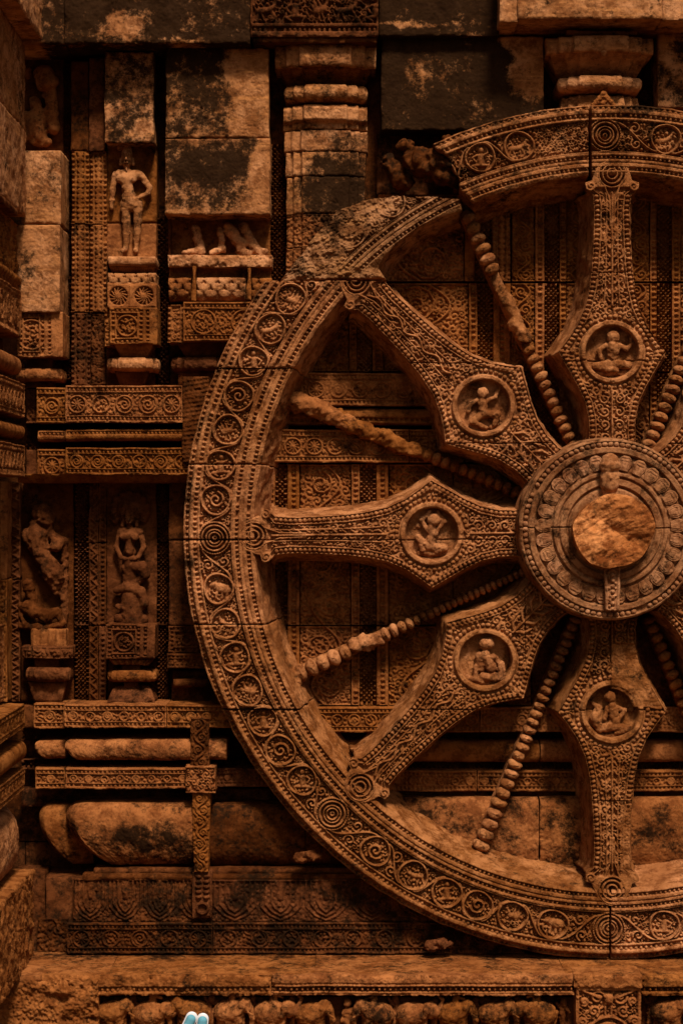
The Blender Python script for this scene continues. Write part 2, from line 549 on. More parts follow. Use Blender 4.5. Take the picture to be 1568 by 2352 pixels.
def c_zigzag(sp=26):
    def f(cv):
        cv.rect(3, 0, cv.w - 3, cv.h, -5)
        y = 0; s = 0
        while y < cv.h:
            a, b = (5, cv.w - 5) if s % 2 else (cv.w - 5, 5)
            cv.stroke([(a, y), (b, y + sp * .5)], 2.5, 5, -5)
            y += sp * .5; s += 1
        fill(cv, 3, 0, cv.w - 3, cv.h, -5, 4, (4,), .8)
    return f

def c_box(split=None):
    def f(cv):
        h, w = cv.h, cv.w
        x1 = w if split is None else split
        for (a, b) in ((0, x1),) + (((x1, w),) if split else ()):
            W = b - a
            cv.dots(False, a + 8, 6, h - 6, 7, 9.5, -5)
            if W > 40: cv.dots(False, b - 8, 6, h - 6, 7, 9.5, -5)
        cv.dots(True, 7, 12, x1 - 12, 7, 9.5, -5); cv.dots(True, h - 7, 12, x1 - 12, 7, 9.5, -5)
        cv.rect(16, 15, x1 - 16, h - 15, -7)
        n = max(1, int((x1 - 32) / (h - 28)))
        for i in range(n):
            cx = 16 + (i + .5) * (x1 - 32) / n; cy = h / 2; r = (h - 34) / 2
            cv.ring(cx, cy, r - 2, 3, 7, -7)
            fill(cv, cx - r * .65, cy - r * .65, cx + r * .65, cy + r * .65, -7, 8, (7, 5.5, 4), 4)
        fill(cv, 16, 15, x1 - 16, h - 15, -7, 6, (7, 5.5, 4), 2)
        if split: fill(cv, x1 + 14, 4, w - 3, h - 4, -1, 4, (5.5, 4), 1.5)
    return f

def c_flutes(sp=5.0, dep=-4):
    def f(cv):
        x = np.arange(cv.w)
        cv.a += (dep * (0.5 + 0.5 * np.cos(x / sp * 2 * math.pi)))[None, :]
    return f

def c_scales(r=17):
    def f(cv):
        gx, gy = np.meshgrid(np.arange(cv.w), np.arange(cv.h))
        A = np.full(cv.a.shape, -6.0)
        rows = max(1, int(cv.h / (r * .95)))
        for j in range(rows):
            y0 = j * r * .95
            for i in range(int(cv.w / (2 * r)) + 2):
                x0 = (i + (.5 if j % 2 else 0)) * 2 * r
                d = np.hypot((gx - x0) / r, (gy - y0) / (r * 1.1))
                v = np.where((d < 1) & (gy >= y0 - 2), 1 - 2.5 * d ** 6 + (rows - j) * 1.5 - 3, -1e3)
                A = np.maximum(A, v)
        cv.a[:] = A
    return f

def c_petals(sp=78):
    def f(cv):
        h, w = cv.h, cv.w
        cv.rect(0, 4, w, h, -5)
        n = max(1, int(w / sp)); s = w / n
        for i in range(n):
            cx = (i + .5) * s
            for q, hw in enumerate((s * .44, s * .33, s * .21)):
                pts = [(cx - hw, 2), (cx - hw, h * .62 - q * 6), (cx - hw * .55, h * .82 - q * 8), (cx, h * .93 - q * 9), (cx + hw * .55, h * .82 - q * 8), (cx + hw, h * .62 - q * 6), (cx + hw, 2)]
                cv.stroke(pts, 2.4, 4, -5)
            cv.stroke([(cx, 4), (cx, h * .4)], [s * .14, s * .08], 4, -5)
        fill(cv, 0, 4, w, h, -5, 3.2, (5.5, 4), .8)
    return f

def c_beads(y, r=5, sp=12, x0=4, x1=None):
    def f(cv):
        cv.dots(True, y, x0, x1 or cv.w - 4, 2 * r, sp, -7)
    return f

def seq(*fs):
    def f(cv):
        for g in fs: g(cv)
    return f

# ------------------------------------------------------------------ block: one dressed stone
_seed = [0]
def block(name, parent, x0, y0, x1, y1, p, pb, mat, carve=None, step=2.2, rough=1.2, bevel=4, prof=None, lich=0.1,
          wid=None, chip=1.0, T=None, erode=0.0, outline=1.0, endl=0.0, **kw):
    """x0..y1 read on the stone's front plane p; runs back to pb. prof(u, v) -> height; wid(v) -> half width factor"""
    _seed[0] += 1; sd = _seed[0] % 40 + 1
    w, h = x1 - x0, y1 - y0
    nu, nv = max(4, int(w / step)), max(4, int(h / step))
    u, v = np.meshgrid(np.linspace(0, 1, nu), np.linspace(0, 1, nv))
    X = x0 + u * w; Y = y0 + v * h
    H = np.zeros_like(X)
    if carve is not None:
        cv = Cv(w, h); carve(cv)
        H = H + 1.35 * cv.sample(u * w, v * h)
    if prof is not None: H = H + prof(u, v)
    H = H + rough * (1.2 * fbm(X, Y, 26, sd, 4, .6) + .5 * n2(X, Y, 3.2, sd + 3)) - pits(X, Y, 3.2, sd)
    if erode:
        e = sstep(0.0, 0.5, fbm(X, Y, 90, sd + 5, 3))
        Hs = H * 0.3 + erode * fbm(X, Y, 34, sd + 9, 5, .6)
        H = H * (1 - e) + Hs * e
    du = np.minimum(u, 1 - u) * w; dv = np.minimum(v, 1 - v) * h
    e = np.minimum(du, dv) + chip * 1.6 * n2(X, Y, 16, sd + 11) + chip * 1.0 * n2(X, Y, 6, sd + 13)
    t = np.clip(1 - e / bevel, 0, 1.4)
    H = H - bevel * (1 - np.sqrt(np.maximum(1 - np.minimum(t, 1) ** 2, 0)))* 0.9 - np.maximum(t - 1, 0) * 2
    if wid is not None:
        cxm = (x0 + x1) / 2
        X = cxm + (X - cxm) * wid(v)
    if endl: X = X + endl * np.where(v < .22, (1 - np.sqrt(np.maximum(1 - (1 - v / .22) ** 2, 0))) * .45, 1.15 * ((v - .22) / .78) ** 2.0) * (1 - u) ** 2
    # uneven outline
    X = X + outline * 1.3 * n2(Y, X, 40, sd + 2) * np.where(np.abs(u - .5) > .49, 1, 0.6)
    Y = Y + outline * 1.1 * n2(X, Y, 55, sd + 4)
    if callable(lich): Lv = lich(X, Y)
    else: Lv = lich
    tt = T or T_front(p)
    dep = (p - pb) if T is None else pb
    return patch(name, parent, X, Y, H, tt, dep, mat, lich=Lv, **kw)

def blob_lich(*bl, base=0.1):
    """stains of their own: (x, y, rx, ry, amount)"""
    def f(X, Y):
        L = np.full(np.shape(X), base)
        wx = X + 22 * fbm(X, Y, 60, 21, 3); wy = Y + 22 * fbm(X, Y, 60, 27, 3)
        for (cx, cy, rx, ry, a) in bl:
            d = np.hypot((wx - cx) / rx, (wy - cy) / ry)
            s_ = sstep(1.45, 0.45, d); L = L * (1 - s_) + a * s_
        return L
    return f

# ------------------------------------------------------------------ sculpting with distance fields
def surfnet(f):
    s = f < 0
    nx, ny, nz = f.shape
    c = np.zeros((nx - 1, ny - 1, nz - 1), int)
    for a in (0, 1):
        for b in (0, 1):
            for d in (0, 1):
                c += s[a:nx - 1 + a, b:ny - 1 + b, d:nz - 1 + d]
    act = (c > 0) & (c < 8)
    pos = np.zeros(act.shape + (3,)); cnt = np.zeros(act.shape)
    for ax in range(3):
        o = [i for i in range(3) if i != ax]
        for a in (0, 1):
            for b in (0, 1):
                sh = [0, 0, 0]; sh[o[0]] = a; sh[o[1]] = b
                sh2 = list(sh); sh2[ax] = 1
                sl = tuple(slice(sh[i], f.shape[i] - 1 + sh[i]) for i in range(3))
                sl2 = tuple(slice(sh2[i], f.shape[i] - 1 + sh2[i]) for i in range(3))
                f0, f1 = f[sl], f[sl2]
                cr = (f0 < 0) != (f1 < 0)
                t = np.where(cr, f0 / np.where(cr, f0 - f1, 1), 0)
                for i in range(3):
                    pos[..., i] += np.where(cr, (t if i == ax else sh[i]), 0)
                cnt += cr
    idx = np.full(act.shape, -1); idx[act] = np.arange(act.sum())
    ijk = np.argwhere(act)
    V = ijk + pos[act] / cnt[act][:, None]
    Fs = []
    for ax in range(3):
        o = [(ax + 1) % 3, (ax + 2) % 3]
        sl0 = [slice(None)] * 3; sl1 = [slice(None)] * 3
        sl0[ax] = slice(0, -1); sl1[ax] = slice(1, None)
        cr = s[tuple(sl0)] != s[tuple(sl1)]
        q = np.argwhere(cr)
        q = q[(q[:, o[0]] > 0) & (q[:, o[1]] > 0) & (q[:, o[0]] < f.shape[o[0]] - 1) & (q[:, o[1]] < f.shape[o[1]] - 1)]
        if len(q) == 0: continue
        ins = s[q[:, 0], q[:, 1], q[:, 2]]
        def ix(d0, d1):
            r = q.copy(); r[:, o[0]] -= d0; r[:, o[1]] -= d1
            return idx[r[:, 0], r[:, 1], r[:, 2]]
        F = np.stack([ix(1, 1), ix(0, 1), ix(0, 0), ix(1, 0)], 1)
        F = np.where(ins[:, None], F, F[:, ::-1])
        Fs.append(F)
    return V, np.concatenate(Fs)

def sdf(prims, vs=1.8, noise=0.5, ks=3.0, nscale=7.0, back=None, seed=5):
    """prims: (a, b, ra, rb[, 'cut']) capsules in (X, up, p); returns verts in the same space"""
    P = []
    for q in prims:
        a, b, ra, rb = np.array(q[0], float), np.array(q[1], float), q[2], q[3]
        P.append((a, b, ra, rb, q[4] if len(q) > 4 else None))
    solid = [q for q in P if q[4] != 'cut']
    lo = np.min([np.minimum(a - ra, b - rb) for a, b, ra, rb, _ in solid], 0) - 3 * vs - noise
    hi = np.max([np.maximum(a + ra, b + rb) for a, b, ra, rb, _ in solid], 0) + 3 * vs + noise
    if back is not None: lo[2] = max(lo[2], back - 2 * vs)
    n = np.ceil((hi - lo) / vs).astype(int) + 1
    gx = lo[0] + vs * np.arange(n[0]); gy = lo[1] + vs * np.arange(n[1]); gz = lo[2] + vs * np.arange(n[2])
    GX, GY, GZ = np.meshgrid(gx, gy, gz, indexing='ij')
    f = np.full(GX.shape, 1e3)
    for a, b, ra, rb, mode in P:
        d = b - a; l2 = max(d @ d, 1e-9)
        px, py, pz = GX - a[0], GY - a[1], GZ - a[2]
        t = np.clip((px * d[0] + py * d[1] + pz * d[2]) / l2, 0, 1)
        g = np.sqrt((px - t * d[0]) ** 2 + (py - t * d[1]) ** 2 + (pz - t * d[2]) ** 2) - (ra + (rb - ra) * t)
        if mode == 'cut':
            f = np.maximum(f, -g)
        else:
            kk = ks if mode is None else float(mode)
            h = np.clip(0.5 + 0.5 * (f - g) / kk, 0, 1)
            f = f * (1 - h) + g * h - kk * h * (1 - h)
    if noise:
        f = f + noise * (n2(GX + .6 * GZ, GY + .45 * GZ, nscale, seed) + .6 * n2(GX - .6 * GZ, GY - .3 * GZ, nscale * .45, seed + 1))
    if back is not None: f = np.maximum(f, back - GZ)
    V, F = surfnet(f)
    return lo + V * vs, F

def sculpt(name, parent, prims, X, Y, p, mat, scale=1.0, flip=1, lich=0.1, vs=1.8, rot=0.0, **kw):
    """sculpture whose local origin sits at image point X, Y on plane p; prims local: x right, y up, z out"""
    okw = {k: kw.pop(k) for k in ('label', 'cat', 'group', 'kind') if k in kw}
    V, F = sdf(prims, vs=vs / scale, **kw)
    V = V * scale
    V[:, 0] *= flip
    if flip < 0: F = F[:, ::-1]
    if rot:
        c, s_ = math.cos(rot), math.sin(rot)
        V[:, :2] = V[:, :2] @ np.array([[c, s_], [-s_, c]])
    f = (D - p) / D
    W = np.stack([((X - CX) * f + V[:, 0]) * K, -(p + V[:, 2]) * K, ((CY - Y) * f + V[:, 1]) * K + ZC], 1)
    return add(name, W, [F], mat, parent, lich, **okw)

def wpos(X, Y, p):
    f = (D - p) / D
    return np.array([(X - CX) * f * K, -p * K, (CY - Y) * f * K + ZC])

def bead_mesh(name, rx, ry, rz, mat, rough=0.06, seg=12, rings=8, seed=1):
    """rounded bead, metres from plan units; y is out of the wall"""
    th = np.linspace(0, math.pi, rings + 1); ph = np.linspace(0, 2 * math.pi, seg, endpoint=False)
    T_, P_ = np.meshgrid(th, ph, indexing='ij')
    rr = 1 + rough * n2(T_ * 30 + seed * 9, P_ * 20, 14, seed % 30)
    V = np.stack([rx * np.sin(T_) * np.cos(P_) * rr, -ry * np.cos(T_) * rr, rz * np.sin(T_) * np.sin(P_) * rr], -1).reshape(-1, 3) * K
    return mesh_data(name, V, [grid_faces(rings + 1, seg, 0, True)], mat, 0.12)

def place(name, me, parent, w, ry=0.0, s=(1, 1, 1), rx=0.0, rz=0.0):
    o = bpy.data.objects.new(name, me)
    COL.objects.link(o)
    o.parent = parent
    o.location = tuple(np.asarray(w) - ORG[parent])
    o.rotation_euler = (rx, ry, rz)
    o.scale = s
    return o

# ================================================================== THE WHEEL
WX, WY = 1405.0, 1222.0
wheel = thing('wheel_relief', 'huge carved stone chariot wheel with broad medallion spokes against the temple wall', 'stone wheel', WX, 2215, 0)

A0, A1 = math.radians(56), math.radians(304)
R0 = 776.0; RM = 912.0
rimc = Cv((A1 - A0) * RM, 214)
def uA(a): return (a - A0) * RM
W_ = rimc.w
bandz = -11.0
rimc.rect(0, 876 - R0, W_, 949 - R0, bandz)
def arc_dots(r, wd, sp, dep):
    rimc.dots(True, r - R0, 0, W_, wd, sp, dep)
arc_dots(958, 8, 11.0, -6); arc_dots(862, 8, 11.0, -6); arc_dots(836, 8, 11.5, -6); arc_dots(977, 7, 12.0, -6)
# thin incised lines
for r_ in (951, 872, 849):
    rimc.rect(0, r_ - R0, W_, r_ + 1.6 - R0, -2.5)
meds = [(1660, 352, 'leaf'), (1529, 317, 'deer'), (1389, 312, 'C'), (1191, 332, 'deer'), (1102, 357, 'man'), (1010, 395, 'bird'),
        (900, 468, 'man'), (812, 545, 'deer'), (740, 612, 'C'), (672, 690, 'bird'), (625, 757, 'deer'), (590, 833, 'man'), (556, 912, 'leaf'),
        (526, 988, 'bird'), (504, 1068, 'man'), (495, 1148, 'leaf'), (492, 1236, 'C'), (505, 1352, 'elephant'), (520, 1433, 'deer'), (542, 1510, 'man'), (565, 1588, 'bird'),
        (594, 1662, 'man'), (635, 1730, 'leaf'), (682, 1802, 'man'), (760, 1873, 'C'), (856, 1964, 'leaf'), (946, 2016, 'deer'), (1020, 2064, 'man'), (1092, 2094, 'leaf'),
        (1174, 2116, 'bird'), (1268, 2135, 'elephant'), (1398, 2139, 'C'), (1526, 2131, 'man'), (1612, 2112, 'deer'), (1698, 2088, 'leaf')]
meds = [(X, Y, k, math.atan2(WY - Y, X - WX) % (2 * math.pi)) for X, Y, k in meds]
meds.sort(key=lambda m: m[3])
vc = 912.5 - R0
prev = None
for i, (X, Y, k, a) in enumerate(meds):
    u = uA(a)
    def tr(x, y, a=a):
        return (-x * math.sin(a) + y * math.cos(a), x * math.cos(a) + y * math.sin(a))
    if k == 'C':
        for r_, w_, h_ in ((36.5, 2.6, 10), (29, 3.2, 12), (19.5, 2.8, 11), (13, 2.4, 12)):
            rimc.ring(u, vc, r_, w_, h_, bandz)
        rimc.dome(u, vc, 7, 7, 12, bandz)
        rimc.pit(u, vc, 2, 2, -8)
        n = 40
        for q in range(n):
            rimc.dome(u + 36 * math.cos(q * 6.283 / n), vc + 36 * math.sin(q * 6.283 / n), 2.6, 2.6, 12, bandz)
    else:
        rx = RS.uniform(33, 36)
        an = np.linspace(0, 2 * math.pi, 48) + RS.uniform(0, 6)
        wob = 1 + 0.03 * np.sin(3 * an + RS.uniform(0, 6))
        rimc.stroke(np.stack([u + rx * wob * np.cos(an), vc + 33 * wob * np.sin(an)], 1), 3.3, 10.5, bandz)
        if k != 'leaf':
            beast(rimc, u, vc - 1, k, 0.98, bandz - 1, tr, RS.choice([-1, 1]))
        else:
            rimc.stroke(spiral(19, 1.5, RS.uniform(0, 6), RS.choice([-1, 1])) + [u, vc], 3.4, 10, bandz)
        fill(rimc, u - 28, vc - 28, u + 28, vc + 28, bandz, 7.5, (5.5, 4), 1.6, lambda x, y, r: math.hypot(x - u, y - vc) < 28 - r * .6)
    if prev is not None:
        ku, kk = prev
        gap = u - ku
        if gap < 190:
            sg = 1 if i % 2 else -1
            t = np.linspace(0, 1, 14)
            rimc.stroke(np.stack([ku + 18 + (gap - 36) * t, vc + sg * 31 * np.cos(math.pi * t)], 1), 3.0, 10, bandz)
            if gap > 100:
                for q in (-1, 1):
                    rimc.stroke(spiral(13, 1.3, RS.uniform(0, 6), q) + [ku + gap / 2 + q * 3, vc + q * 18], 2.8, 9, bandz)
    prev = (u, k)
fill(rimc, 0, 877 - R0, W_, 948 - R0, bandz, 8.5, (9, 7, 5.5, 4), 1.5)

rimc.a *= 1.7

def bdY(Y, side=-1):
    if side < 0: return lambda r: math.pi - np.arcsin(np.clip((WY - Y) / r, -1, 1))
    return lambda r: np.arcsin((WY - Y) / r)
def bdX(X, up=True):
    def f(r):
        t = np.arccos(np.clip((X - WX) / r, -1, 1))
        return t if up else 2 * math.pi - t
    return f
def bdA(d, skew=0.0, wob=0.0):
    return lambda r: math.pi / 180 * (d + skew * (r - 900) / 100) + wob * n2(r, r * .3, 22, 9)

def rim_front(X, Y, r, a, sd):
    H = rimc.sample(uA(a), r - R0)
    H = H - np.maximum(r - 968, 0) * 1.25                     # outer chamfer
    H = H - np.maximum(829 - r, 0) * 0.8
    wear = sstep(0.15, 0.75, fbm(X, Y, 110, 31, 3))
    H = H * (1 - .45 * wear) - 2.2 * wear
    H = H + 2.2 * fbm(X, Y, 24, 5, 4, .6) + .8 * n2(X, Y, 3.2, 6) - pits(X, Y, 3.5, sd)
    return H

def rim_block(ba, bb, p, sd, rin=822.0, rout=985.0, label=None, gap=1.6, mat=None, lich=None):
    rmid = 900.0
    n_u = int(abs(bb(np.array(rmid)) - ba(np.array(rmid))) * rmid / 1.7); n_v = int((rout - rin) / 1.55)
    r, t = np.meshgrid(np.linspace(rin, rout, n_v), np.linspace(0, 1, n_u), indexing='ij')
    ga = gap / r
    a0 = ba(r) + ga; a1 = bb(r) - ga
    a = a0 + (a1 - a0) * t
    # ragged outer edge
    e = sstep(965, 985, r)
    r2 = r + e * 2.4 * fbm(a * 900, r, 30, sd, 3) - (1 - sstep(822, 832, r)) * 1.5 * n2(a * 900, r, 18, sd + 1)
    X = WX + r2 * np.cos(a); Y = WY - r2 * np.sin(a)
    H = rim_front(X, Y, r, a, sd)
    L = (a1 - a0) * r
    e = np.minimum(t, 1 - t) * L + 1.0 * n2(r, a * 500, 9, sd + 3) + .5
    H = H - 3.5 * np.clip(1 - e / 4, 0, 1) ** 2
    f0 = 1.0
    def back(x, y):
        dx, dy = x - WX, y - WY
        rr = np.hypot(dx, dy)
        tgt = np.where(rr < 826, 786.0, np.where(rr > 980, 985, rr + (rr - 985) * .2))
        return WX + dx / rr * tgt, WY + dy / rr * tgt
    lv = lich(X, Y) if lich else 0.05 + 0.34 * sstep(0.0, 0.8, fbm(X, Y, 150, 41, 3)) + .3 * sstep(950, 980, r) * (.5 + .5 * (Y < 1500)) + .1 * sstep(700, 300, Y)
    return patch('rim_block', wheel, X, Y, H, T_front(p), p + 150, mat or M_WHEEL, back=back, lich=lv, nside=7, jit=4, label=label)

rim_block(bdA(57), bdX(1357), 2, 3)
rim_block(bdX(1353), bdA(113.7, 0.9, .012), 6, 4, label='jagged broken end stone of the top rim arc')
rim_block(bdY(643), bdY(845), 3, 5)
rim_block(bdY(845), bdY(1066), -3, 6)
rim_block(bdY(1066), bdY(1240), 1, 7)
rim_block(bdY(1240), bdY(1435), 0, 8)
rim_block(bdY(1435), bdY(1630), 4, 9)
rim_block(bdY(1630), bdX(1400, False), 0, 10)
rim_block(bdX(1402, False), bdA(303), 1, 11)

# the eroded block whose carving has fallen away
def eroded_rim():
    n_u, n_v = 330, 130
    r, t = np.meshgrid(np.linspace(0, 1, n_v), np.linspace(0, 1, n_u), indexing='ij')
    # t: 0 at the right hand break, 1 at the joint above the big corner block
    pa = np.array([(1062, 482), (1010, 497), (960, 520), (915, 553), (880, 590), (868, 612), (884, 640)], float)
    pb = np.array([(1056, 458), (985, 450), (900, 448), (828, 455), (762, 490), (705, 560), (641, 643)], float)
    tt = np.linspace(0, 1, 7)
    ix = np.interp(t, tt, pa[:, 0]); iy = np.interp(t, tt, pa[:, 1])
    ox = np.interp(t, tt, pb[:, 0]); oy = np.interp(t, tt, pb[:, 1])
    X = ix + (ox - ix) * r; Y = iy + (oy - iy) * r
    e = np.sin(math.pi * t) ** .4
    X = X + r * e * 7 * fbm(X, Y, 40, 50, 4); Y = Y + r * e * 7 * fbm(X, Y, 40, 55, 4)
    rr = np.hypot(X - WX, Y - WY); a = np.arctan2(WY - Y, X - WX)
    car = rim_front(X, Y, rr + 0.0, a, 1)
    m = sstep(905, 868, rr + 22 * fbm(X, Y, 45, 61, 3)) * sstep(0.97, .85, t)
    m = np.maximum(m, .75 * sstep(.62, .25, t) * sstep(.05, .2, t))
    rock = 22 * fbm(X, Y, 70, 62, 6, .66) - 38 * r ** 2.2 - 4 + 11 * np.abs(fbm(X * .5 + Y, Y * .5 - X * .2, 22, 66, 4)) + 3 * n2(X, Y, 5, 67)
    H = car * m + rock * (1 - m)
    d = np.minimum(np.minimum(t * 300, (1 - t) * 300), r * 999 + 4)
    H = H - 7 * np.clip(1 - d / 5, 0, 1) ** 2
    lv = 0.10 + 0.5 * sstep(.35, .9, r) * sstep(.3, .7, t) * (fbm(X, Y, 30, 71, 3) > .1)
    def back(x, y):
        # the soffit flares inwards to the wall
        dx, dy = x - WX, y - WY; q = np.hypot(dx, dy)
        m2 = q < 850
        return np.where(m2 & (x < 1055), WX + dx / q * (q - 28), x), np.where(m2 & (x < 1055), WY + dy / q * (q - 28), y)
    patch('rim_block', wheel, X, Y, H, T_front(-8), 142, M_ROCK, back=back, lich=lv, nside=8, jit=5, label='pale rim stone whose carving has broken away to rough rock')
eroded_rim()
# raw broken face left of the top arc
sculpt('broken_face', wheel, [((0, 0, -60), (25, -20, -50), 46, 36), ((-70, 22, -85), (-30, 2, -70), 26, 36), ((20, 40, -55), (30, 10, -50), 34, 34), ((-92, 55, -95), (-88, 48, -90), 18, 20), ((-120, 10, -110), (-100, -30, -110), 24, 26), ((40, -50, -60), (60, -40, -50), 24, 20)],
       1022, 372, 0, M_DARK, vs=3, noise=9, nscale=18, back=-150, lich=0.5, label='dark jagged rock where the rim has snapped off')

# ---- spokes ------------------------------------------------------------------
PRF = np.array([(196, 56), (222, 52), (260, 53), (300, 62), (335, 78), (372, 99), (414, 123), (440, 103), (474, 80), (515, 62), (560, 52), (610, 46), (680, 42), (740, 40.5), (775, 44), (788, 60), (803, 62), (808, 46), (822, 42), (840, 35), (856, 16), (859, 4)], float)
def half(s, k=1.0): return np.interp(s, PRF[:, 0], PRF[:, 1])

def spoke_canvas(kind):
    S0, S1 = 190, 864; Wc = 130
    cv = Cv(S1 - S0, 2 * Wc)
    g = cv.a
    sx, wy = np.meshgrid(np.arange(cv.w) + S0, np.arange(cv.h) - Wc)
    hf = half(sx)
    ed = hf - np.abs(wy)
    fl = (ed > 17) & (sx < 792)
    g[fl] = -7.0
    base = -7.0
    edge = (ed <= 17) & (ed > 1.2) & (sx < 785)
    g[edge] = np.where(ed[edge] > 13.5, 0, -6.5)
    # bead string along both edges
    s = 200.0
    while s < 782:
        for sg in (-1, 1):
            slope = (half(s + 4) - half(s - 4)) / 8
            n = math.hypot(1, slope)
            cv.dome(s - S0 + sg * 0, Wc + sg * (half(s) - 7.5 * n), 5.0, 5.8, 8.5, -6.5)
        s += 11.0 / math.hypot(1, slope)
    c = 414 - S0
    # medallion
    for q in range(0): pass
    cv.disc_floor(c, Wc, 90, -6.5)
    cv.ring(c, Wc, 66.5, 7.0, 8.5, -6.5, sq=True)
    cv.disc_floor(c, Wc, 59, -20, 3)
    # ribs towards the rim
    for off, hgt in ((0, 9), (-15, 6.5), (15, 6.5)):
        pts = [(s_ - S0, Wc + off * min(1.5, half(s_) / 50)) for s_ in np.linspace(520, 780, 30)]
        if kind == 'vine':
            t = np.arange(30)
            pts = [(a, b + (7 * math.sin(i * .9) if off == 0 else 0)) for i, (a, b) in enumerate(pts)]
        cv.stroke(pts, 3.2 if off == 0 else 2.2, hgt, base)
    n = 12
    for i in range(n):                                   # ladder of leaf drops
        s_ = 530 + i * 20.5 - S0
        for sg in (-1, 1):
            cv.stroke([(s_, Wc + sg * 6), (s_ + 7, Wc + sg * 11)], [3.4, 2.2], 7, base)
    cv.stroke([(325 - S0, Wc), (205 - S0, Wc)], [3, 2.6], 9, base)
    for i in range(4):
        s_ = 306 - i * 30 - S0
        for sg in (-1, 1):
            if kind == 'rib':
                cv.stroke(spiral(12, 1.3, 1.2 * sg + i, sg) + [s_, Wc + sg * 17], 3.0, 8, base)
            else:
                cv.stroke([(s_ + 12, Wc + sg * 4), (s_, Wc + sg * 20), (s_ - 16, Wc + sg * 24)], [3.6, 4.6, 2.4], 9, base)
    for sg in (-1, 1):                                   # drops at the two points
        cv.dome(c, Wc + sg * 103, 6, 6, 8, base)
        for k in range(5):
            for s3 in (-1, 1):
                cv.dome(c + s3 * (9 + k * 10), Wc + sg * (100 - k * 6.2), 4.3, 4.3, 7, base)
    # concentric disc on the rim and the two corner volutes
    cc = 823 - S0
    cv.disc_floor(cc, Wc, 33, -9)
    for r_, w_ in ((31, 3), (22, 3.2), (12, 3)):
        cv.ring(cc, Wc, r_, w_, 10, -9)
    cv.disc_floor(cc, Wc, 6, -14, 2)
    for sg in (-1, 1):
        cv.stroke(spiral(12, 1.3, 1.5 * sg, sg) + [795 - S0, Wc + sg * 49], 3.4, 7, -4)
        cv.stroke([(cc - 26, Wc + sg * 18), (cc - 60, Wc + sg * 6), (cc - 120, Wc + sg * 4)], 2.6, 8, base)
    def msk(x, y, r):
        s_ = x + S0
        return half(s_) - abs(y - Wc) > 17 + r * .5 and s_ < 785 and math.hypot(x - c, y - Wc) > 90
    fill(cv, 6, 0, 595, 2 * Wc, base, 8.5, (16, 12, 9, 7, 5.5, 4), 1.7, msk)
    cv.a *= 1.4
    return cv
SCV = [spoke_canvas('rib'), spoke_canvas('vine')]
BM = [bead_mesh('bead', 5.6, 5.6, 5.0, M_WHEEL, .12, 10, 6, i) for i in range(3)]

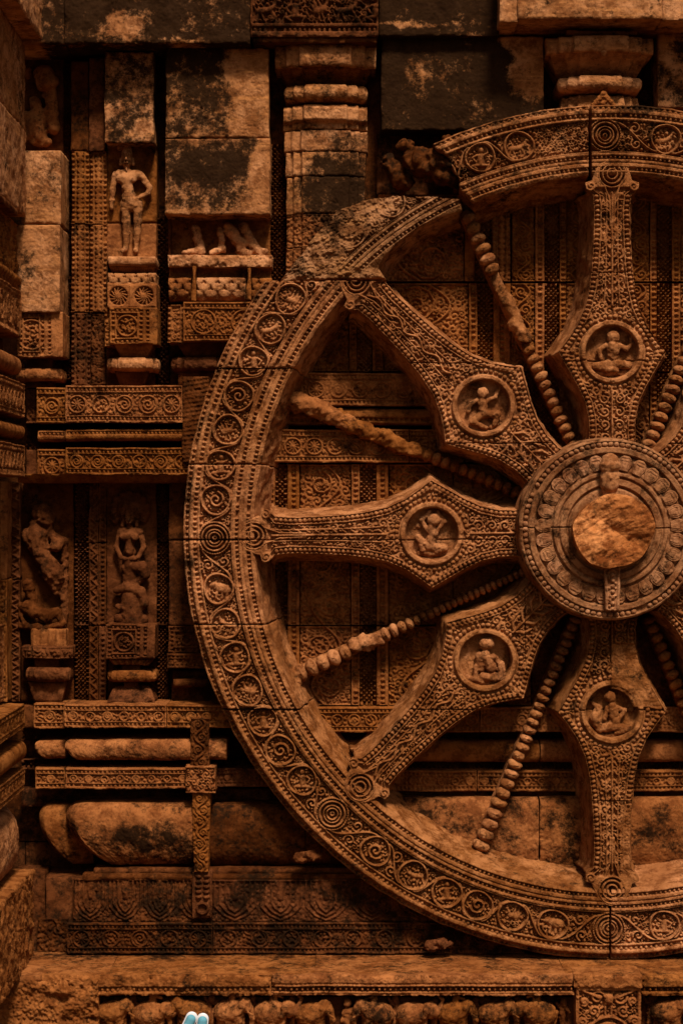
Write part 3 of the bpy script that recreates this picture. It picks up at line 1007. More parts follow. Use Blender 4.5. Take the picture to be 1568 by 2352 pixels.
FIG = {
 'arms_up': [((-6, -22, 2), (2, 2, 6), 11, 9), ((2, 2, 6), (-2, 10, 6), 9, 10), ((3, 26, 9), (4, 28, 9), 12, 12), ((-10, 8, 6), (-20, 26, 8), 5, 4.4), ((-20, 26, 8), (-4, 42, 8), 4.4, 3.6), ((10, 8, 6), (24, 24, 8), 5, 4.4), ((24, 24, 8), (10, 42, 8), 4.4, 3.6),
             ((-4, -24, 4), (24, -26, 8), 9, 7.5), ((24, -26, 8), (8, -34, 6), 6, 5), ((-8, -24, 6), (-26, -6, 9), 7, 6), ((-26, -6, 9), (-18, -30, 8), 5.5, 4.5), ((-24, -36, 2), (28, -38, 2), 5, 5), ((-36, 10, -6), (-24, 16, -2), 6, 7), ((28, -4, -8), (36, 8, -6), 7, 5)],
 'dancer': [((0, -14, 4), (-4, 8, 7), 10, 9), ((-2, 24, 9), (-1, 25, 9), 11, 10), ((-9, 12, 6), (-24, 4, 8), 4.6, 4.2), ((-24, 4, 8), (-30, -12, 7), 4, 4), ((8, 10, 6), (22, 16, 8), 4.6, 4), ((22, 16, 8), (30, 36, 6), 4, 3), ((30, 36, 6), (20, 44, 2), 3, 3), ((-12, 34, 0), (-34, 38, -2), 4, 4),
            ((2, -16, 6), (26, -16, 9), 8, 7), ((26, -16, 9), (20, -36, 6), 6, 4.4), ((-4, -18, 6), (-22, -30, 8), 8, 6), ((-22, -30, 8), (4, -42, 4), 5.5, 4), ((-36, -4, -6), (-30, 18, -6), 6, 6), ((34, -6, -6), (38, 10, -6), 6, 5), ((14, -40, 0), (30, -34, 0), 5, 4)],
 'seated': [((0, -8, 5), (0, 8, 8), 11, 13), ((0, 26, 9), (0, 28, 10), 12, 12), ((-13, 12, 6), (-26, 2, 8), 5, 4.6), ((-26, 2, 8), (-22, -14, 8), 4.4, 4), ((13, 12, 6), (26, 4, 8), 5, 4.6), ((26, 4, 8), (36, 14, 7), 4.4, 4), ((34, 14, 4), (36, 34, 2), 4, 4),
            ((-6, -24, 6), (-32, -28, 9), 9, 7.5), ((6, -24, 6), (30, -26, 9), 9, 7.5), ((-32, -28, 9), (6, -36, 11), 6.5, 5), ((-30, -40, 0), (30, -40, 0), 6, 6), ((-40, 10, -8), (-36, 22, -8), 6, 7)],
 'pair': [((-10, -14, 4), (-12, 8, 7), 9, 9), ((-2, 32, 9), (6, 34, 8), 12, 11), ((10, -12, 6), (-2, 10, 8), 11, 11), ((-14, 12, 8), (16, 6, 12), 5, 4.4), ((14, 8, 8), (28, -6, 9), 6, 5), ((28, -6, 9), (30, -26, 8), 7, 8), ((-6, -30, 6), (26, -32, 8), 8, 9), ((-18, -10, 8), (-20, -34, 8), 5, 5),
          ((-34, -32, 4), (-8, -40, 6), 6, 5), ((-36, 4, -6), (-30, 22, -6), 6, 6), ((38, 14, -8), (36, 30, -8), 5, 5), ((-24, -44, 0), (24, -44, 0), 5, 5)],
 'leaning': [((4, -16, 4), (-2, 12, 7), 10, 9), ((-4, 28, 8), (-6, 30, 8), 10, 11), ((8, 10, 6), (22, 4, 9), 5, 4.5), ((22, 4, 9), (12, -12, 8), 4.4, 4), ((-10, 10, 6), (-16, -12, 9), 4.8, 4), ((2, -26, 6), (30, -30, 8), 8, 6), ((30, -30, 8), (8, -38, 6), 6, 5), ((-4, -26, 6), (-26, -30, 8), 9, 7),
             ((-26, -30, 8), (-34, -8, 8), 8, 10), ((-34, -8, 8), (-26, 8, 6), 9, 7), ((-26, 8, 6), (-38, 18, 2), 6, 4), ((34, 6, -4), (38, 20, -6), 8, 5), ((-24, -44, 0), (24, -44, 0), 5, 5)],
}

def crack(H, X, Y, lines):
    for kind, c, lo, hi in lines:
        if kind == 'Y': d = np.abs(Y - c - 1.6 * n2(X, Y, 40, 8)); m = (X > lo) & (X < hi)
        else: d = np.abs(X - c - 1.6 * n2(X, Y, 40, 8)); m = (Y > lo) & (Y < hi)
        H = H - 9 * np.where(m, np.clip(1 - d / 1.7, 0, 1), 0)
    return H

def spoke(deg, p, cvi, fig, lines, label, s1=858.0, s0=200.0, wear=None, flip=1, ymin=None):
    a = math.radians(deg)
    ca, sa = math.cos(a), math.sin(a)
    cv = SCV[cvi]
    n_s, n_t = int((s1 - s0) / 1.65), 100
    s, t = np.meshgrid(np.linspace(s0, s1, n_s), np.linspace(-1, 1, n_t), indexing='ij')
    w = t * half(s)
    X = WX + s * ca - w * sa; Y = WY - s * sa - w * ca
    if ymin is not None: Y = np.maximum(Y, ymin + .8 * n2(X, Y, 12, 6))
    H = cv.sample(s - 190, w + 130)
    ed = half(s) - np.abs(w)
    H = H - 2.5 * np.clip(1 - ed / 3, 0, 1) ** 2
    if wear is not None:
        m = wear(X, Y)
        H = H * (1 - m) + m * (-4 + 7 * fbm(X, Y, 36, 17, 4))
    H = crack(H, X, Y, lines)
    H = H + 2.0 * fbm(X, Y, 24, 15 + cvi, 4, .6) + .7 * n2(X, Y, 3.2, 16) - pits(X, Y, 3.2, int(deg))
    # the spoke swells gently towards the hub
    def back(x, y):
        dx, dy = x - WX, -(y - WY)
        ss = dx * ca + dy * sa; ww = -dx * sa + dy * ca
        h0 = half(np.clip(ss, 200, 858)); q = np.where(np.abs(ww) > 1, np.sign(ww), 0) * 22 * np.minimum(1, np.abs(ww) / np.maximum(h0 * .9, 5))
        q = np.where(ss > 785, np.clip(-(np.abs(ww) - 42), -60, 0) * np.sign(ww) * .9, q)
        bx_, by_ = WX + ss * ca - (ww + q) * sa, WY - ss * sa - (ww + q) * ca
        return bx_, (by_ if ymin is None else np.maximum(by_, ymin))
    sp = patch('spoke', wheel, X, Y, H, T_front(p), p + 146, M_WHEEL, back=back, nside=7, jit=4,
               lich=0.04 + 0.3 * sstep(0.1, 0.8, fbm(X, Y, 120, 43, 3)), label=label)
    # medallion centre
    mx, my = WX + 414 * ca, WY - 414 * sa
    nb = 44
    for i in range(nb):
        b = 2 * math.pi * (i + .5) / nb
        x, y = mx + 81.5 * math.cos(b), my + 81.5 * math.sin(b)
        if wear is not None and wear(np.array(x), np.array(y)) > .5: continue
        if RS.rand() < .03: continue
        k = RS.uniform(.88, 1.08)
        place('bead', BM[i % 3], sp, wpos(x, y, p - 8), RS.uniform(0, 6), (k, 1, k))
    sculpt('carved_figure', sp, FIG[fig], mx, my, p - 27, M_WHEEL, scale=1.22, flip=flip, vs=1.6, noise=.9, ks=2.6, nscale=5, back=-6, lich=.12, label='small carved figure inside the spoke medallion')
    return sp

spoke(90, 1, 0, 'seated', [('Y', 625, 0, 9e3), ('Y', 828, 0, 9e3), ('X', 1400, 828, 1060)], 'upright spoke above the hub', wear=lambda X, Y: sstep(.15, .5, fbm(X, Y, 60, 80, 3) + .5) * sstep(560, 500, Y) * sstep(440, 470, Y) * (X < 1420) * .85)
spoke(135.5, 5, 1, 'dancer', [('Y', 833, 0, 9e3), ('Y', 1018, 0, 9e3)], 'spoke rising to the upper left with a dancing figure', ymin=646)
spoke(180.6, 0, 0, 'arms_up', [('Y', 1240, 0, 9e3), ('X', 852, 1100, 1400)], 'level spoke left of the hub', wear=lambda X, Y: sstep(-.3, .3, fbm(X, Y, 40, 83, 3)) * sstep(1178, 1160, Y) * (X < 860) * .7)
spoke(225.4, 2, 1, 'pair', [('Y', 1630, 0, 9e3), ('X', 1205, 1300, 1520)], 'spoke falling to the lower left with an embracing pair')
spoke(270, 0, 0, 'leaning', [('Y', 1840, 0, 9e3), ('Y', 1632, 0, 9e3), ('X', 1402, 1400, 1640)], 'upright spoke below the hub',
      wear=lambda X, Y: np.where((X > 1402) & (Y > 1480) & (Y < 1625) & (np.hypot(X - 1403, Y - 1636) > 52), .9, 0) + .85 * np.where((X > 1424) & (Y > 1850) & (Y < 2040), 1, 0))
spoke(45, 2, 1, 'dancer', [('Y', 1018, 0, 9e3)], 'spoke running to the upper right', flip=-1)
spoke(0, 0, 0, 'arms_up', [], 'level spoke right of the hub')
spoke(315, 2, 1, 'pair', [('Y', 1440, 0, 9e3)], 'spoke running to the lower right', flip=-1)

# ---- thin spokes: strings of stone beads --------------------------------------
BIG = [bead_mesh('bead', 17.5, 17, 12, M_WHEEL, .14, 16, 10, 10 + i) for i in range(4)]
BIGW = [bead_mesh('bead', 16.5, 16, 11.5, M_WALL, .14, 16, 10, 20 + i) for i in range(4)]
def thin_spoke(deg, p, s0, s1, label, rad=lambda s: 1.0, beads=lambda s: True, rock=(), off=0.0, bright=False):
    a = math.radians(deg); ca, sa = math.cos(a), math.sin(a)
    n = int((s1 - s0) / 4)
    s, t = np.meshgrid(np.linspace(s0, s1, n), np.linspace(-1, 1, 14), indexing='ij')
    hw = 11.0 * np.array([rad(q) for q in s[:, 0]])[:, None]
    w = t * hw * (1 + .12 * fbm(s, t * 20, 30, 33, 3)) + off
    X = WX + s * ca - w * sa; Y = WY - s * sa - w * ca
    H = 7 * np.sqrt(np.maximum(1 - t * t * .97, 0)) - 15 + 1.2 * fbm(X, Y, 16, 34, 3)
    th = patch('thin_spoke', wheel, X, Y, H, T_front(p), p + 148, M_WHEEL if bright else M_WALL, nside=5, jit=3, lich=.2, label=label)
    q = s0 + 8
    i = 0
    while q < s1 - 6:
        k = rad(q)
        if beads(q):
            w_ = wpos(WX + q * ca - off * sa, WY - q * sa - off * ca, p - 4)
            place('bead', (BIG if bright else BIGW)[i % 4], th, w_, -a - math.pi / 2 + RS.uniform(-.08, .08), (k * RS.uniform(.92, 1.05), 1, k * RS.uniform(.9, 1.05)))
        q += 23.0 * k; i += 1
    for (ra, rb, r1, r2) in rock:
        # worn stretch: smooth eroded stone with no beads left
        prims = []
        m = max(2, int((rb - ra) / 40))
        for j in range(m):
            f0, f1 = ra + (rb - ra) * j / m, ra + (rb - ra) * (j + 1) / m
            j0, j1 = RS.uniform(-6, 6), RS.uniform(-6, 6)
            x0, y0 = f0 * ca - j0 * sa, f0 * sa + j0 * ca
            x1, y1 = f1 * ca - j1 * sa, f1 * sa + j1 * ca
            k0 = r1 + (r2 - r1) * j / m; k1 = r1 + (r2 - r1) * (j + 1) / m
            prims.append(((x0, y0, -6), (x1, y1, -8), k0, k1))
        V0 = prims[0][0]
        bx_, by_ = V0[0], V0[1]
        prims = [((a_[0] - bx_, a_[1] - by_, a_[2]), (b_[0] - bx_, b_[1] - by_, b_[2]), c_, d_) for a_, b_, c_, d_ in prims]
        sculpt('eroded_stone', th, prims, WX + bx_, WY - by_, p, M_WHEEL if bright else M_WALL, vs=2.3, noise=3.6, nscale=13, ks=8, lich=.12, label='eroded stretch of the bead string worn to bare rock')
    return th
thin_spoke(114.6, -70, 210, 812, 'bead string above and left of the hub, bright at its top end', rad=lambda s: .95 if s < 600 else 1.12, beads=lambda s: s < 470 or s > 640, rock=((490, 610, 17, 15),), bright=True)
thin_spoke(157.4, -92, 210, 830, 'bead string between the level and the upper left spoke, its outer half worn to raw rock', rad=lambda s: .95, beads=lambda s: s < 480, rock=((490, 690, 18, 18), (650, 828, 19, 25)))
thin_spoke(204.3, -82, 205, 835, 'bead string below the level spoke with fat worn beads near the rim', rad=lambda s: .62 + .6 * sstep(380, 700, s), beads=lambda s: s < 585 or s > 645, rock=((590, 645, 18, 19), (805, 832, 24, 24)), bright=True)
thin_spoke(247.3, -72, 210, 826, 'bead string left of the lower spoke, lightest at its foot', rad=lambda s: .85 + .35 * sstep(400, 800, s), bright=True)
thin_spoke(292.7, -84, 210, 812, 'bead string right of the lower spoke')
thin_spoke(67.2, -78, 210, 812, 'bead string right of the upper spoke', bright=True)
thin_spoke(22.5, -84, 210, 812, 'bead string right of the hub, upper one')
thin_spoke(-22.5, -84, 210, 812, 'bead string right of the hub, lower one')

# ---- hub ---------------------------------------------------------------------
HX, HY, HP = 1401.0, 1216.0, 66.0
def hub():
    nr, na = 118, 620
    r, a = np.meshgrid(np.linspace(209, 30, nr), np.linspace(0, 2 * math.pi, na, endpoint=False), indexing='ij')
    rp = np.array([30, 92, 94, 97, 100, 103, 116, 118, 121, 124, 131, 133, 136, 140, 168, 171, 173, 176, 188, 189.5, 191, 201, 202.5, 206, 209], float)
    hp = np.array([10, 10, 8, -2, -2, 6, 4, -1, -1, 4, 3, -3, -3, 0, -7, -9, -9, 0, 0, -5, -6, -6, -1, -3, -9], float)
    H = np.interp(r, rp, hp)
    X = HX + r * np.cos(a); Y = HY - r * np.sin(a)
    H = H + 1.6 * fbm(X, Y, 26, 90, 4, .6) + .45 * n2(X, Y, 3, 91)
    H = crack(H, X, Y, [('Y', 1212, 1190, 1330), ('Y', 1212, 1490, 1640), ('X', 1404, 1395, 1440)])
    return patch('hub', wheel, X, Y, H, T_front(HP), HP - 0 + 20, M_HUB, wrap=False, lich=.2 + .25 * sstep(0, .8, fbm(X, Y, 60, 92, 3)), nside=1, label='round hub disc ringed with beads and lotus petals')
def hub_closed():
    nr, na = 118, 620
    r, a = np.meshgrid(np.linspace(30, 209, nr), np.linspace(0, 2 * math.pi, na, endpoint=False), indexing='ij')
    rp = np.array([30, 92, 94, 97, 100, 103, 116, 118, 121, 124, 131, 133, 136, 140, 168, 171, 173, 176, 188, 189.5, 191, 201, 202.5, 206, 209], float)
    hp = np.array([10, 10, 8, -2, -2, 7, 5, -1, -1, 5, 4, -4, -4, -2, -8, -11, -10, 1, 1, -5, -7, -7, -1, -3, -9], float)
    H = np.interp(r, rp, hp)
    X = HX + r * np.cos(a); Y = HY - r * np.sin(a)
    X = X + (r > 203) * 1.5 * n2(Y, X, 20, 93)
    H = H + 1.6 * fbm(X, Y, 26, 90, 4, .6) + .45 * n2(X, Y, 3, 91)
    H = crack(H, X, Y, [('Y', 1212, 1190, 1330), ('Y', 1212, 1490, 1640), ('X', 1404, 1395, 1440)])
    def back(x, y):
        dx, dy = x - HX, y - HY; q = np.hypot(dx, dy)
        return HX + dx / q * 216, HY + dy / q * 216
    return patch('hub', wheel, X, Y, H, T_front(HP), HP + 40, M_HUB, wrap=True, back=back, lich=.16 + .3 * sstep(0, .8, fbm(X, Y, 60, 92, 3)), nside=6, label='round hub disc ringed with beads and lotus petals')
hb = hub_closed()
HBM = [bead_mesh('bead', 6.9, 6.4, 6.0, M_HUB, .1, 12, 7, 40 + i) for i in range(3)]
nb = 92
for i in range(nb):
    b = 2 * math.pi * i / nb
    if i in (17, 18, 53): continue
    k = RS.uniform(.92, 1.06)
    place('bead', HBM[i % 3], hb, wpos(HX + 196 * math.cos(b), HY + 196 * math.sin(b), HP - 6), RS.uniform(0, 6), (k, 1, k))
def petal_mesh(sd):
    nu, nv = 26, 26
    u, v = np.meshgrid(np.linspace(-1, 1, nu), np.linspace(0, 1, nv))
    wv = np.where(v < .45, .62 + .38 * sstep(0, .45, v), np.sqrt(np.maximum(1 - ((v - .45) / .56) ** 2, 0.0)))
    x = u * wv * 16.6; y = v * 35
    d = np.minimum(1 - np.abs(u), (1 - v) * 1.2) 
    H = 4.6 * np.sqrt(np.maximum(1 - np.minimum(1, (1 - d)) ** 4, 0)) - 2.2 * np.exp(-((d - .26) / .06) ** 2) - 2.0 * np.exp(-((d - .50) / .06) ** 2) + .7 * n2(x, y, 5, sd) + .8 * n2(x, y, 12, sd + 4)
    V = np.stack([x, -H - 0.0, y], -1).reshape(-1, 3)
    V2 = V.copy(); V2[:, 1] = 4
    idx = np.arange(nu * nv).reshape(nv, nu)
    bi = np.concatenate([idx[:-1, 0], idx[-1, :-1], idx[::-1][:-1, -1], idx[0, ::-1][:-1]])
    m = len(bi)
    Vs = np.concatenate([V, V[bi], V2[bi]]) * K
    g = np.arange(2 * m).reshape(2, m) + nu * nv; g = np.concatenate([g, g[:, :1]], 1)
    return mesh_data('petal', Vs, [grid_faces(nv, nu)[:, ::-1], np.stack([g[:-1, :-1].ravel(), g[1:, :-1].ravel(), g[1:, 1:].ravel(), g[:-1, 1:].ravel()], 1)[:, ::-1]], M_HUB, .2)
PM = [petal_mesh(i) for i in range(3)]
npet = 29
for i in range(npet):
    b = 2 * math.pi * (i + .25) / npet
    dg = math.degrees(b) % 360
    if abs(dg - 90) < 7 or abs(dg - 270) < 5: continue
    place('petal', PM[i % 3], hb, wpos(HX + 138 * math.cos(b), HY - 138 * math.sin(b), HP - 3), math.pi / 2 - b, (1, 1, 1), 0)
# golden broken axle end
def boss():
    nr, na = 70, 260
    r, a = np.meshgrid(np.linspace(1.0, 90, nr), np.linspace(0, 2 * math.pi, na, endpoint=False), indexing='ij')
    rr = r * (1 + .035 * np.sin(2 * a + .6) + .02 * np.sin(5 * a)) * (1 + (r / 90) ** 4 * .03 * n2(30 * np.cos(a), 30 * np.sin(a), 9, 95))
    X = 1408 + rr * np.cos(a); Y = 1220 - rr * np.sin(a) * .96
    q = fbm(X + .5 * Y, Y * 1.5 - .3 * X, 95, 96, 4, .5)
    facet = np.maximum.reduce([.45 * (Y - 1225) - .25 * (X - 1440), -.5 * (X - 1385) + .12 * (Y - 1200) - 6, .38 * (X - 1420) - .42 * (Y - 1250) - 6])
    H = 20 * q + 0.55 * facet - 12 * (r / 90) ** 4 + 4.5 * np.abs(fbm(X * .5 - Y * .8, Y * 1.5 + X, 26, 98, 3))
    H = H + 1.6 * fbm(X, Y, 9, 99, 3)
    patch('axle_end', wheel, X, Y, H, T_front(HP + 34), 60, M_BOSS, wrap=True, lich=.05 + .36 * sstep(.2, -.5, q), nside=6, jit=3, label='golden broken end of the axle at the centre of the hub')
boss()
sculpt('linch_pin', wheel, [((0, 0, 10), (0, 5, 10), 25, 20), ((0, -26, 8), (0, -30, 8), 21, 21, 2), ((0, -38, 6), (0, -44, 6), 22, 22, 2), ((0, -52, -2), (2, -90, -2), 18, 18, 3), ((0, -32, 30), (0, -32, 30), 3, 3)],
       1398, 1066, HP + 12, M_PALE, vs=1.8, noise=1.2, nscale=9, lich=.1, label='knobbed stone pin above the axle end')
block('linch_pin', wheel, 1388, 1296, 1424, 1402, HP + 22, HP - 10, M_HUB, carve=seq(c_beads(20, 5, 10), lambda cv: (cv.rect(7, 3, cv.w - 7, cv.h - 3, -5), [cv.dome(cv.w / 2, 12 + i * 13, 6, 5.5, 6, -5) for i in range(8)], fill(cv, 7, 3, cv.w - 7, cv.h - 3, -5, 5, (5.5, 4), 2))), step=1.6, bevel=4, wid=lambda v: 1.05 - .2 * v, label='carved stone pin below the axle end')

# ================================================================== THE WALL
def YP(h, p): return CY + h * D / (D - p)       # plan height below the eye -> read-out on plane p
LEDGE = 1032.0

# ground and platform (setting)
gx, gy = np.meshgrid(np.linspace(-6000, 6000, 60), np.linspace(-9000, 260, 60))
patch('ground', None, gx, -gy * 1.0 - 0, 6 * fbm(gx, gy, 500, 2, 3), T_top(ZC / K), None, M_GROUND, kind='structure', lich=0.0)

wall = thing('temple_wall', 'tall temple wall of stained sandstone blocks behind the wheel', 'wall', 784, 2690, -200)
def wb(x0, y0, x1, y1, p, pb=-240, mat=M_WALL, name='stone_block', parent=None, **kw):
    return block(name, parent or wall, x0, y0, x1, y1, p, pb, mat, **kw)

# rear masonry seen only through joints
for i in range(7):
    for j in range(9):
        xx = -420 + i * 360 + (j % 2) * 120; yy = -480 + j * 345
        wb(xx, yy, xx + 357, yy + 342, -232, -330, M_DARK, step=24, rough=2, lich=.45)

# -- upper courses, left
wb(-60, -420, 148, 100, -34, mat=M_PALE, step=3, lich=blob_lich((125, 30, 50, 120, 1.1), (70, 50, 16, 60, 0), base=.3), rough=2)
wb(150, -420, 574, 99, -32, mat=M_PALE, step=2.8, rough=2.4, chip=2, lich=blob_lich((330, 0, 460, 190, 1.15), (285, 60, 50, 34, .3), (430, 90, 50, 12, .5), base=.6), label='black lichen covered lintel stone at the top left')
wb(576, -60, 868, 84, -26, mat=M_DARK, step=2, chip=2, lich=.42, label='carved lintel stone with a beaded lower edge',
   carve=lambda cv: (cv.rect(4, 0, cv.w - 4, 112, -12), [beast(cv, 40 + i * 62, 78, ['deer', 'man', 'bird', 'deer', 'man'][i], 1.15, -12, lambda a, b: (a, -b)) for i in range(5)], fill(cv, 4, 0, cv.w - 4, 112, -12, 10, (12, 9, 7, 5.5), 1.2), cv.dots(True, 127, 4, cv.w - 4, 9, 11, -6)))
wb(580, 85, 864, 97, -34, mat=M_DARK, step=3, lich=.4)
wb(870, -420, 1146, 82, -62, mat=M_PALE, step=2.8, rough=2, lich=blob_lich((1000, 0, 280, 190, 1.2), (950, 62, 70, 8, .4), base=.7))
wb(1147, -420, 1190, 50, 22, mat=M_PALE, step=3, lich=.2, rough=2)
wb(1188, -420, 1520, 42, 30, mat=M_PALE, step=3, lich=.10, rough=2.2, label='pale projecting lintel stone at the top right')
wb(1521, -420, 1900, 46, 27, mat=M_PALE, step=3, lich=.14, rough=2)
wb(1150, 44, 1560, 76, -84, mat=M_WALL, step=4, lich=.1)
wb(876, 84, 1247, 298, -88, mat=M_PALE, step=2.3, rough=1.6, chip=1.6, lich=blob_lich((1040, 190, 330, 240, 1.25), (1222, 130, 52, 100, -.15), (1180, 90, 40, 26, -.1), (950, 170, 30, 50, .75), base=.8), label='wide black stained block with one pale corner')
wb(1510, 76, 1900, 246, -90, mat=M_PALE, step=2.6, lich=blob_lich((1560, 190, 60, 80, .7), base=.18))
wb(1248, 72, 1512, 250, -205, mat=M_DARK, step=5, lich=.5)
# behind pilaster and rim
wb(866, 300, 1352, 446, -170, mat=M_DARK, step=4, lich=.55, rough=5)
wb(620, 98, 880, 660, -196, mat=M_DARK, step=4, lich=.35)
wb(621, 330, 655, 648, -172, mat=M_DARK, carve=c_lattice(11, 3.3), step=1.9, lich=.3)
wb(1352, 246, 1900, 470, -176, mat=M_WALL, step=4)

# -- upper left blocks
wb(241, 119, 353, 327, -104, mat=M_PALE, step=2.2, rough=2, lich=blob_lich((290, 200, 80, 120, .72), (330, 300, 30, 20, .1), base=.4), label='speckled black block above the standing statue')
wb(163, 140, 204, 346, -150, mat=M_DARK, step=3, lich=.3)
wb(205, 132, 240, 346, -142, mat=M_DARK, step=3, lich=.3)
wb(381, 110, 617, 316, -82, mat=M_PALE, step=2.0, rough=1.8, lich=blob_lich((455, 170, 130, 80, 1.15), (455, 265, 130, 60, .85), (590, 220, 70, 160, -.1), base=.3), label='large square block, black at left and pale at right')
wb(380, 318, 620, 492, -78, mat=M_PALE, step=2.0, rough=1.8, lich=blob_lich((490, 385, 130, 75, 1.2), (500, 450, 110, 36, .65), (604, 380, 26, 130, 0), base=.35), label='large black stained block below the half pale one')
# tall narrow strips
for (a, b, y0, y1) in ((143, 162, 146, 380), (143, 162, 382, 640), (143, 162, 642, 872)):
    wb(a, y0, b, y1, -196, mat=M_DARK, carve=c_lattice(9, 2.8), step=1.9, lich=.35, name='lattice_block')
for (y0, y1) in ((348, 514), (516, 716)):
    wb(164, y0, 204, y1, -146, carve=c_foliage(-5, 'v', (9, 7, 5.5, 4), True), step=1.8, lich=.25, name='carved_panel')
    wb(206, y0, 245, y1, -152, carve=c_foliage(-5, 'v', (9, 7, 5.5, 4), True), step=1.8, lich=.2, name='carved_panel')
wb(163, 719, 208, 884, -146, carve=c_foliage(-5, 'v', (9, 7, 5.5, 4), True), step=1.8, lich=.35, mat=M_DARK, name='carved_panel')
wb(210, 719, 242, 884, -158, carve=c_foliage(-4, 'n', (9, 7, 5.5, 4), False), step=2, lich=.35, mat=M_DARK, name='carved_panel')
wb(246, 328, 360, 511, -168, step=2.6, lich=.12, rough=2.2)
wb(246, 513, 360, 600, -164, step=2.6, lich=.12, rough=2.2)
wb(362, 500, 388, 880, -200, mat=M_DARK, carve=c_lattice(11, 3), step=2.2, lich=.4)
wb(388, 494, 622, 604, -178, mat=M_WALL, step=2.6, lich=.2, rough=3)
# far left front stones
wb(50, 345, 140, 514, -66, mat=M_PALE, step=2.4, lich=.2, rough=2.4, label='pale upright stone under the eroded bust')
wb(22, 516, 138, 716, -60, mat=M_PALE, step=2.4, lich=.25, rough=2.4)
wb(52, 112, 146, 346, -196, mat=M_DARK, step=4)

# ---- right-facing return of the neighbouring bay
bay = thing('temple_bay', 'stone bay at the left edge whose carved flank faces the wheel', 'wall', -60, 2690, 40)
S0 = -735.0
def sb(y0, y1, out=0.0, a0=-560, a1=60, mat=M_WALL, name='stone_block', thick=70, **kw):
    k = 1.013
    return block(name, bay, a0, (y0 - CY) * k, a1, (y1 - CY) * k, 0, thick + out, mat, T=T_side(S0 + out), **kw)
sb(-420, 98, 44, a1=30, mat=M_PALE, step=4, rough=3, lich=.12, label='pale lintel stone of the neighbouring bay')
sb(100, 300, 0, mat=M_PALE, step=4, rough=3, lich=blob_lich((0, -900, 60, 80, .5), base=.15))
sb(302, 498, 2, mat=M_PALE, step=4, rough=3, lich=.15)
sb(500, 516, 6, a1=-80, mat=M_DARK, step=4)
sb(518, 636, -14, mat=M_WALL, step=4, carve=c_foliage(-6, 'n', (16, 12, 9), False, 7))
sb(638, 668, -6, step=4, carve=c_scales())
sb(670, 776, -8, step=3, carve=c_rings(34, 90, 9), name='carved_block', mat=M_WALL)
sb(778, 818, -52, step=6, mat=M_DARK)
sb(820, 862, -14, step=3, prof=lambda u, v: 14 * np.sqrt(np.maximum(1 - (2 * v - 1) ** 2, 0)) - 8)
sb(864, 880, -50, step=6, mat=M_DARK)
sb(882, 960, 0, step=2.4, carve=c_rings(19, 46, 8), name='carved_block')
sb(962, 974, -44, step=6, mat=M_DARK)
sb(976, 1010, -6, step=3, prof=lambda u, v: 14 * np.sqrt(np.maximum(1 - (2 * v - 1) ** 2, 0)) - 8)
sb(1012, 1022, -44, step=6, mat=M_DARK)
sb(1024, 1096, 0, step=2.4, carve=c_rings(19, 46, 8), name='carved_block')
sb(1098, 1240, -52, step=3, carve=c_foliage(-6, 'n', (12, 9, 7), False), name='carved_panel')
sb(1242, 1430, -52, step=3, carve=c_foliage(-6, 'n', (12, 9, 7), False), name='carved_panel')
sb(1432, 1610, -48, step=3, carve=c_rings(30, 80, 8), name='carved_panel')
sb(1616, 1672, 0, step=2.4, carve=c_rings(19, 46, 8), name='carved_block')
sb(1674, 1698, -50, step=6, mat=M_DARK)
sb(1700, 1746, -2, step=3, prof=lambda u, v: 18 * np.sqrt(np.maximum(1 - (2 * v - 1) ** 2, 0)) - 12)
sb(1748, 1760, -50, step=6, mat=M_DARK)
sb(1762, 1812, 0, step=2.4, carve=c_rings(17, 44, 8), name='carved_block')
sb(1814, 1846, -50, step=6, mat=M_DARK)
sb(1848, 1994, -6, a1=52, step=3, rough=3, prof=lambda u, v: 42 * (np.maximum(1 - np.abs(2 * v - 1) ** 2.6, 0)) ** .5 * np.minimum(1, ((1 - u) * 9) ** .6 + .1) - 40, label='fat rounded cushion stone of the neighbouring bay', mat=M_PALE)
sb(1996, 2200, 18, a1=70, mat=M_WALL, step=3, rough=6, erode=16, lich=.12)

# ---- wall seen between the spokes -------------------------------------------
IN = thing('carved_panelling', 'reddish wall facing of scrollwork strips and pierced lattice seen between the wheel spokes', 'wall', 1100, 1620, -190)
def strip(x0, x1, y0, y1, kind, p=-134, mat=M_WALL, **kw):
    c = {'f': c_foliage(-8, 'v', h=8), 'F': c_foliage(-8, 'n', (16, 12, 9, 7, 5.5, 4), True, 8.5), 'd': lambda cv: cv.dots(False, cv.w / 2, 2, cv.h - 2, 9, 12, -6),
         'l': c_lattice(11, 3.3, -16), 's': c_foliage(-7, 'n', (9, 7, 5.5, 4), True, 7), 'p': None}[kind]
    nm = {'f': 'carved_panel', 'F': 'carved_panel', 'd': 'beaded_strip', 'l': 'lattice_panel', 's': 'scroll_strip', 'p': 'stone_panel'}[kind]
    dp = {'l': -8, 'd': 2, 'f': 0, 'F': -2, 's': -1, 'p': 0}[kind]
    block(nm, IN, x0 + .8, y0 + .8, x1 - .8, y1 - .8, p + dp, -200, mat, carve=c, step=1.9 if kind in 'ld' else 2.1, bevel=2, chip=.6, rough=1.4, outline=.4, **kw)
up1 = [(868, 1066, 'F'), (1066, 1090, 'p'), (1090, 1130, 'l'), (1130, 1172, 'f'), (1175, 1228, 's'), (1228, 1250, 'd'), (1250, 1284, 'l'), (1284, 1300, 'd'), (1300, 1352, 's'), (1440, 1492, 's'), (1492, 1508, 'd'), (1508, 1542, 'l'), (1542, 1562, 'd'), (1562, 1680, 'F')]
for a, b, k in up1:
    strip(a, b, 446, 646, k)
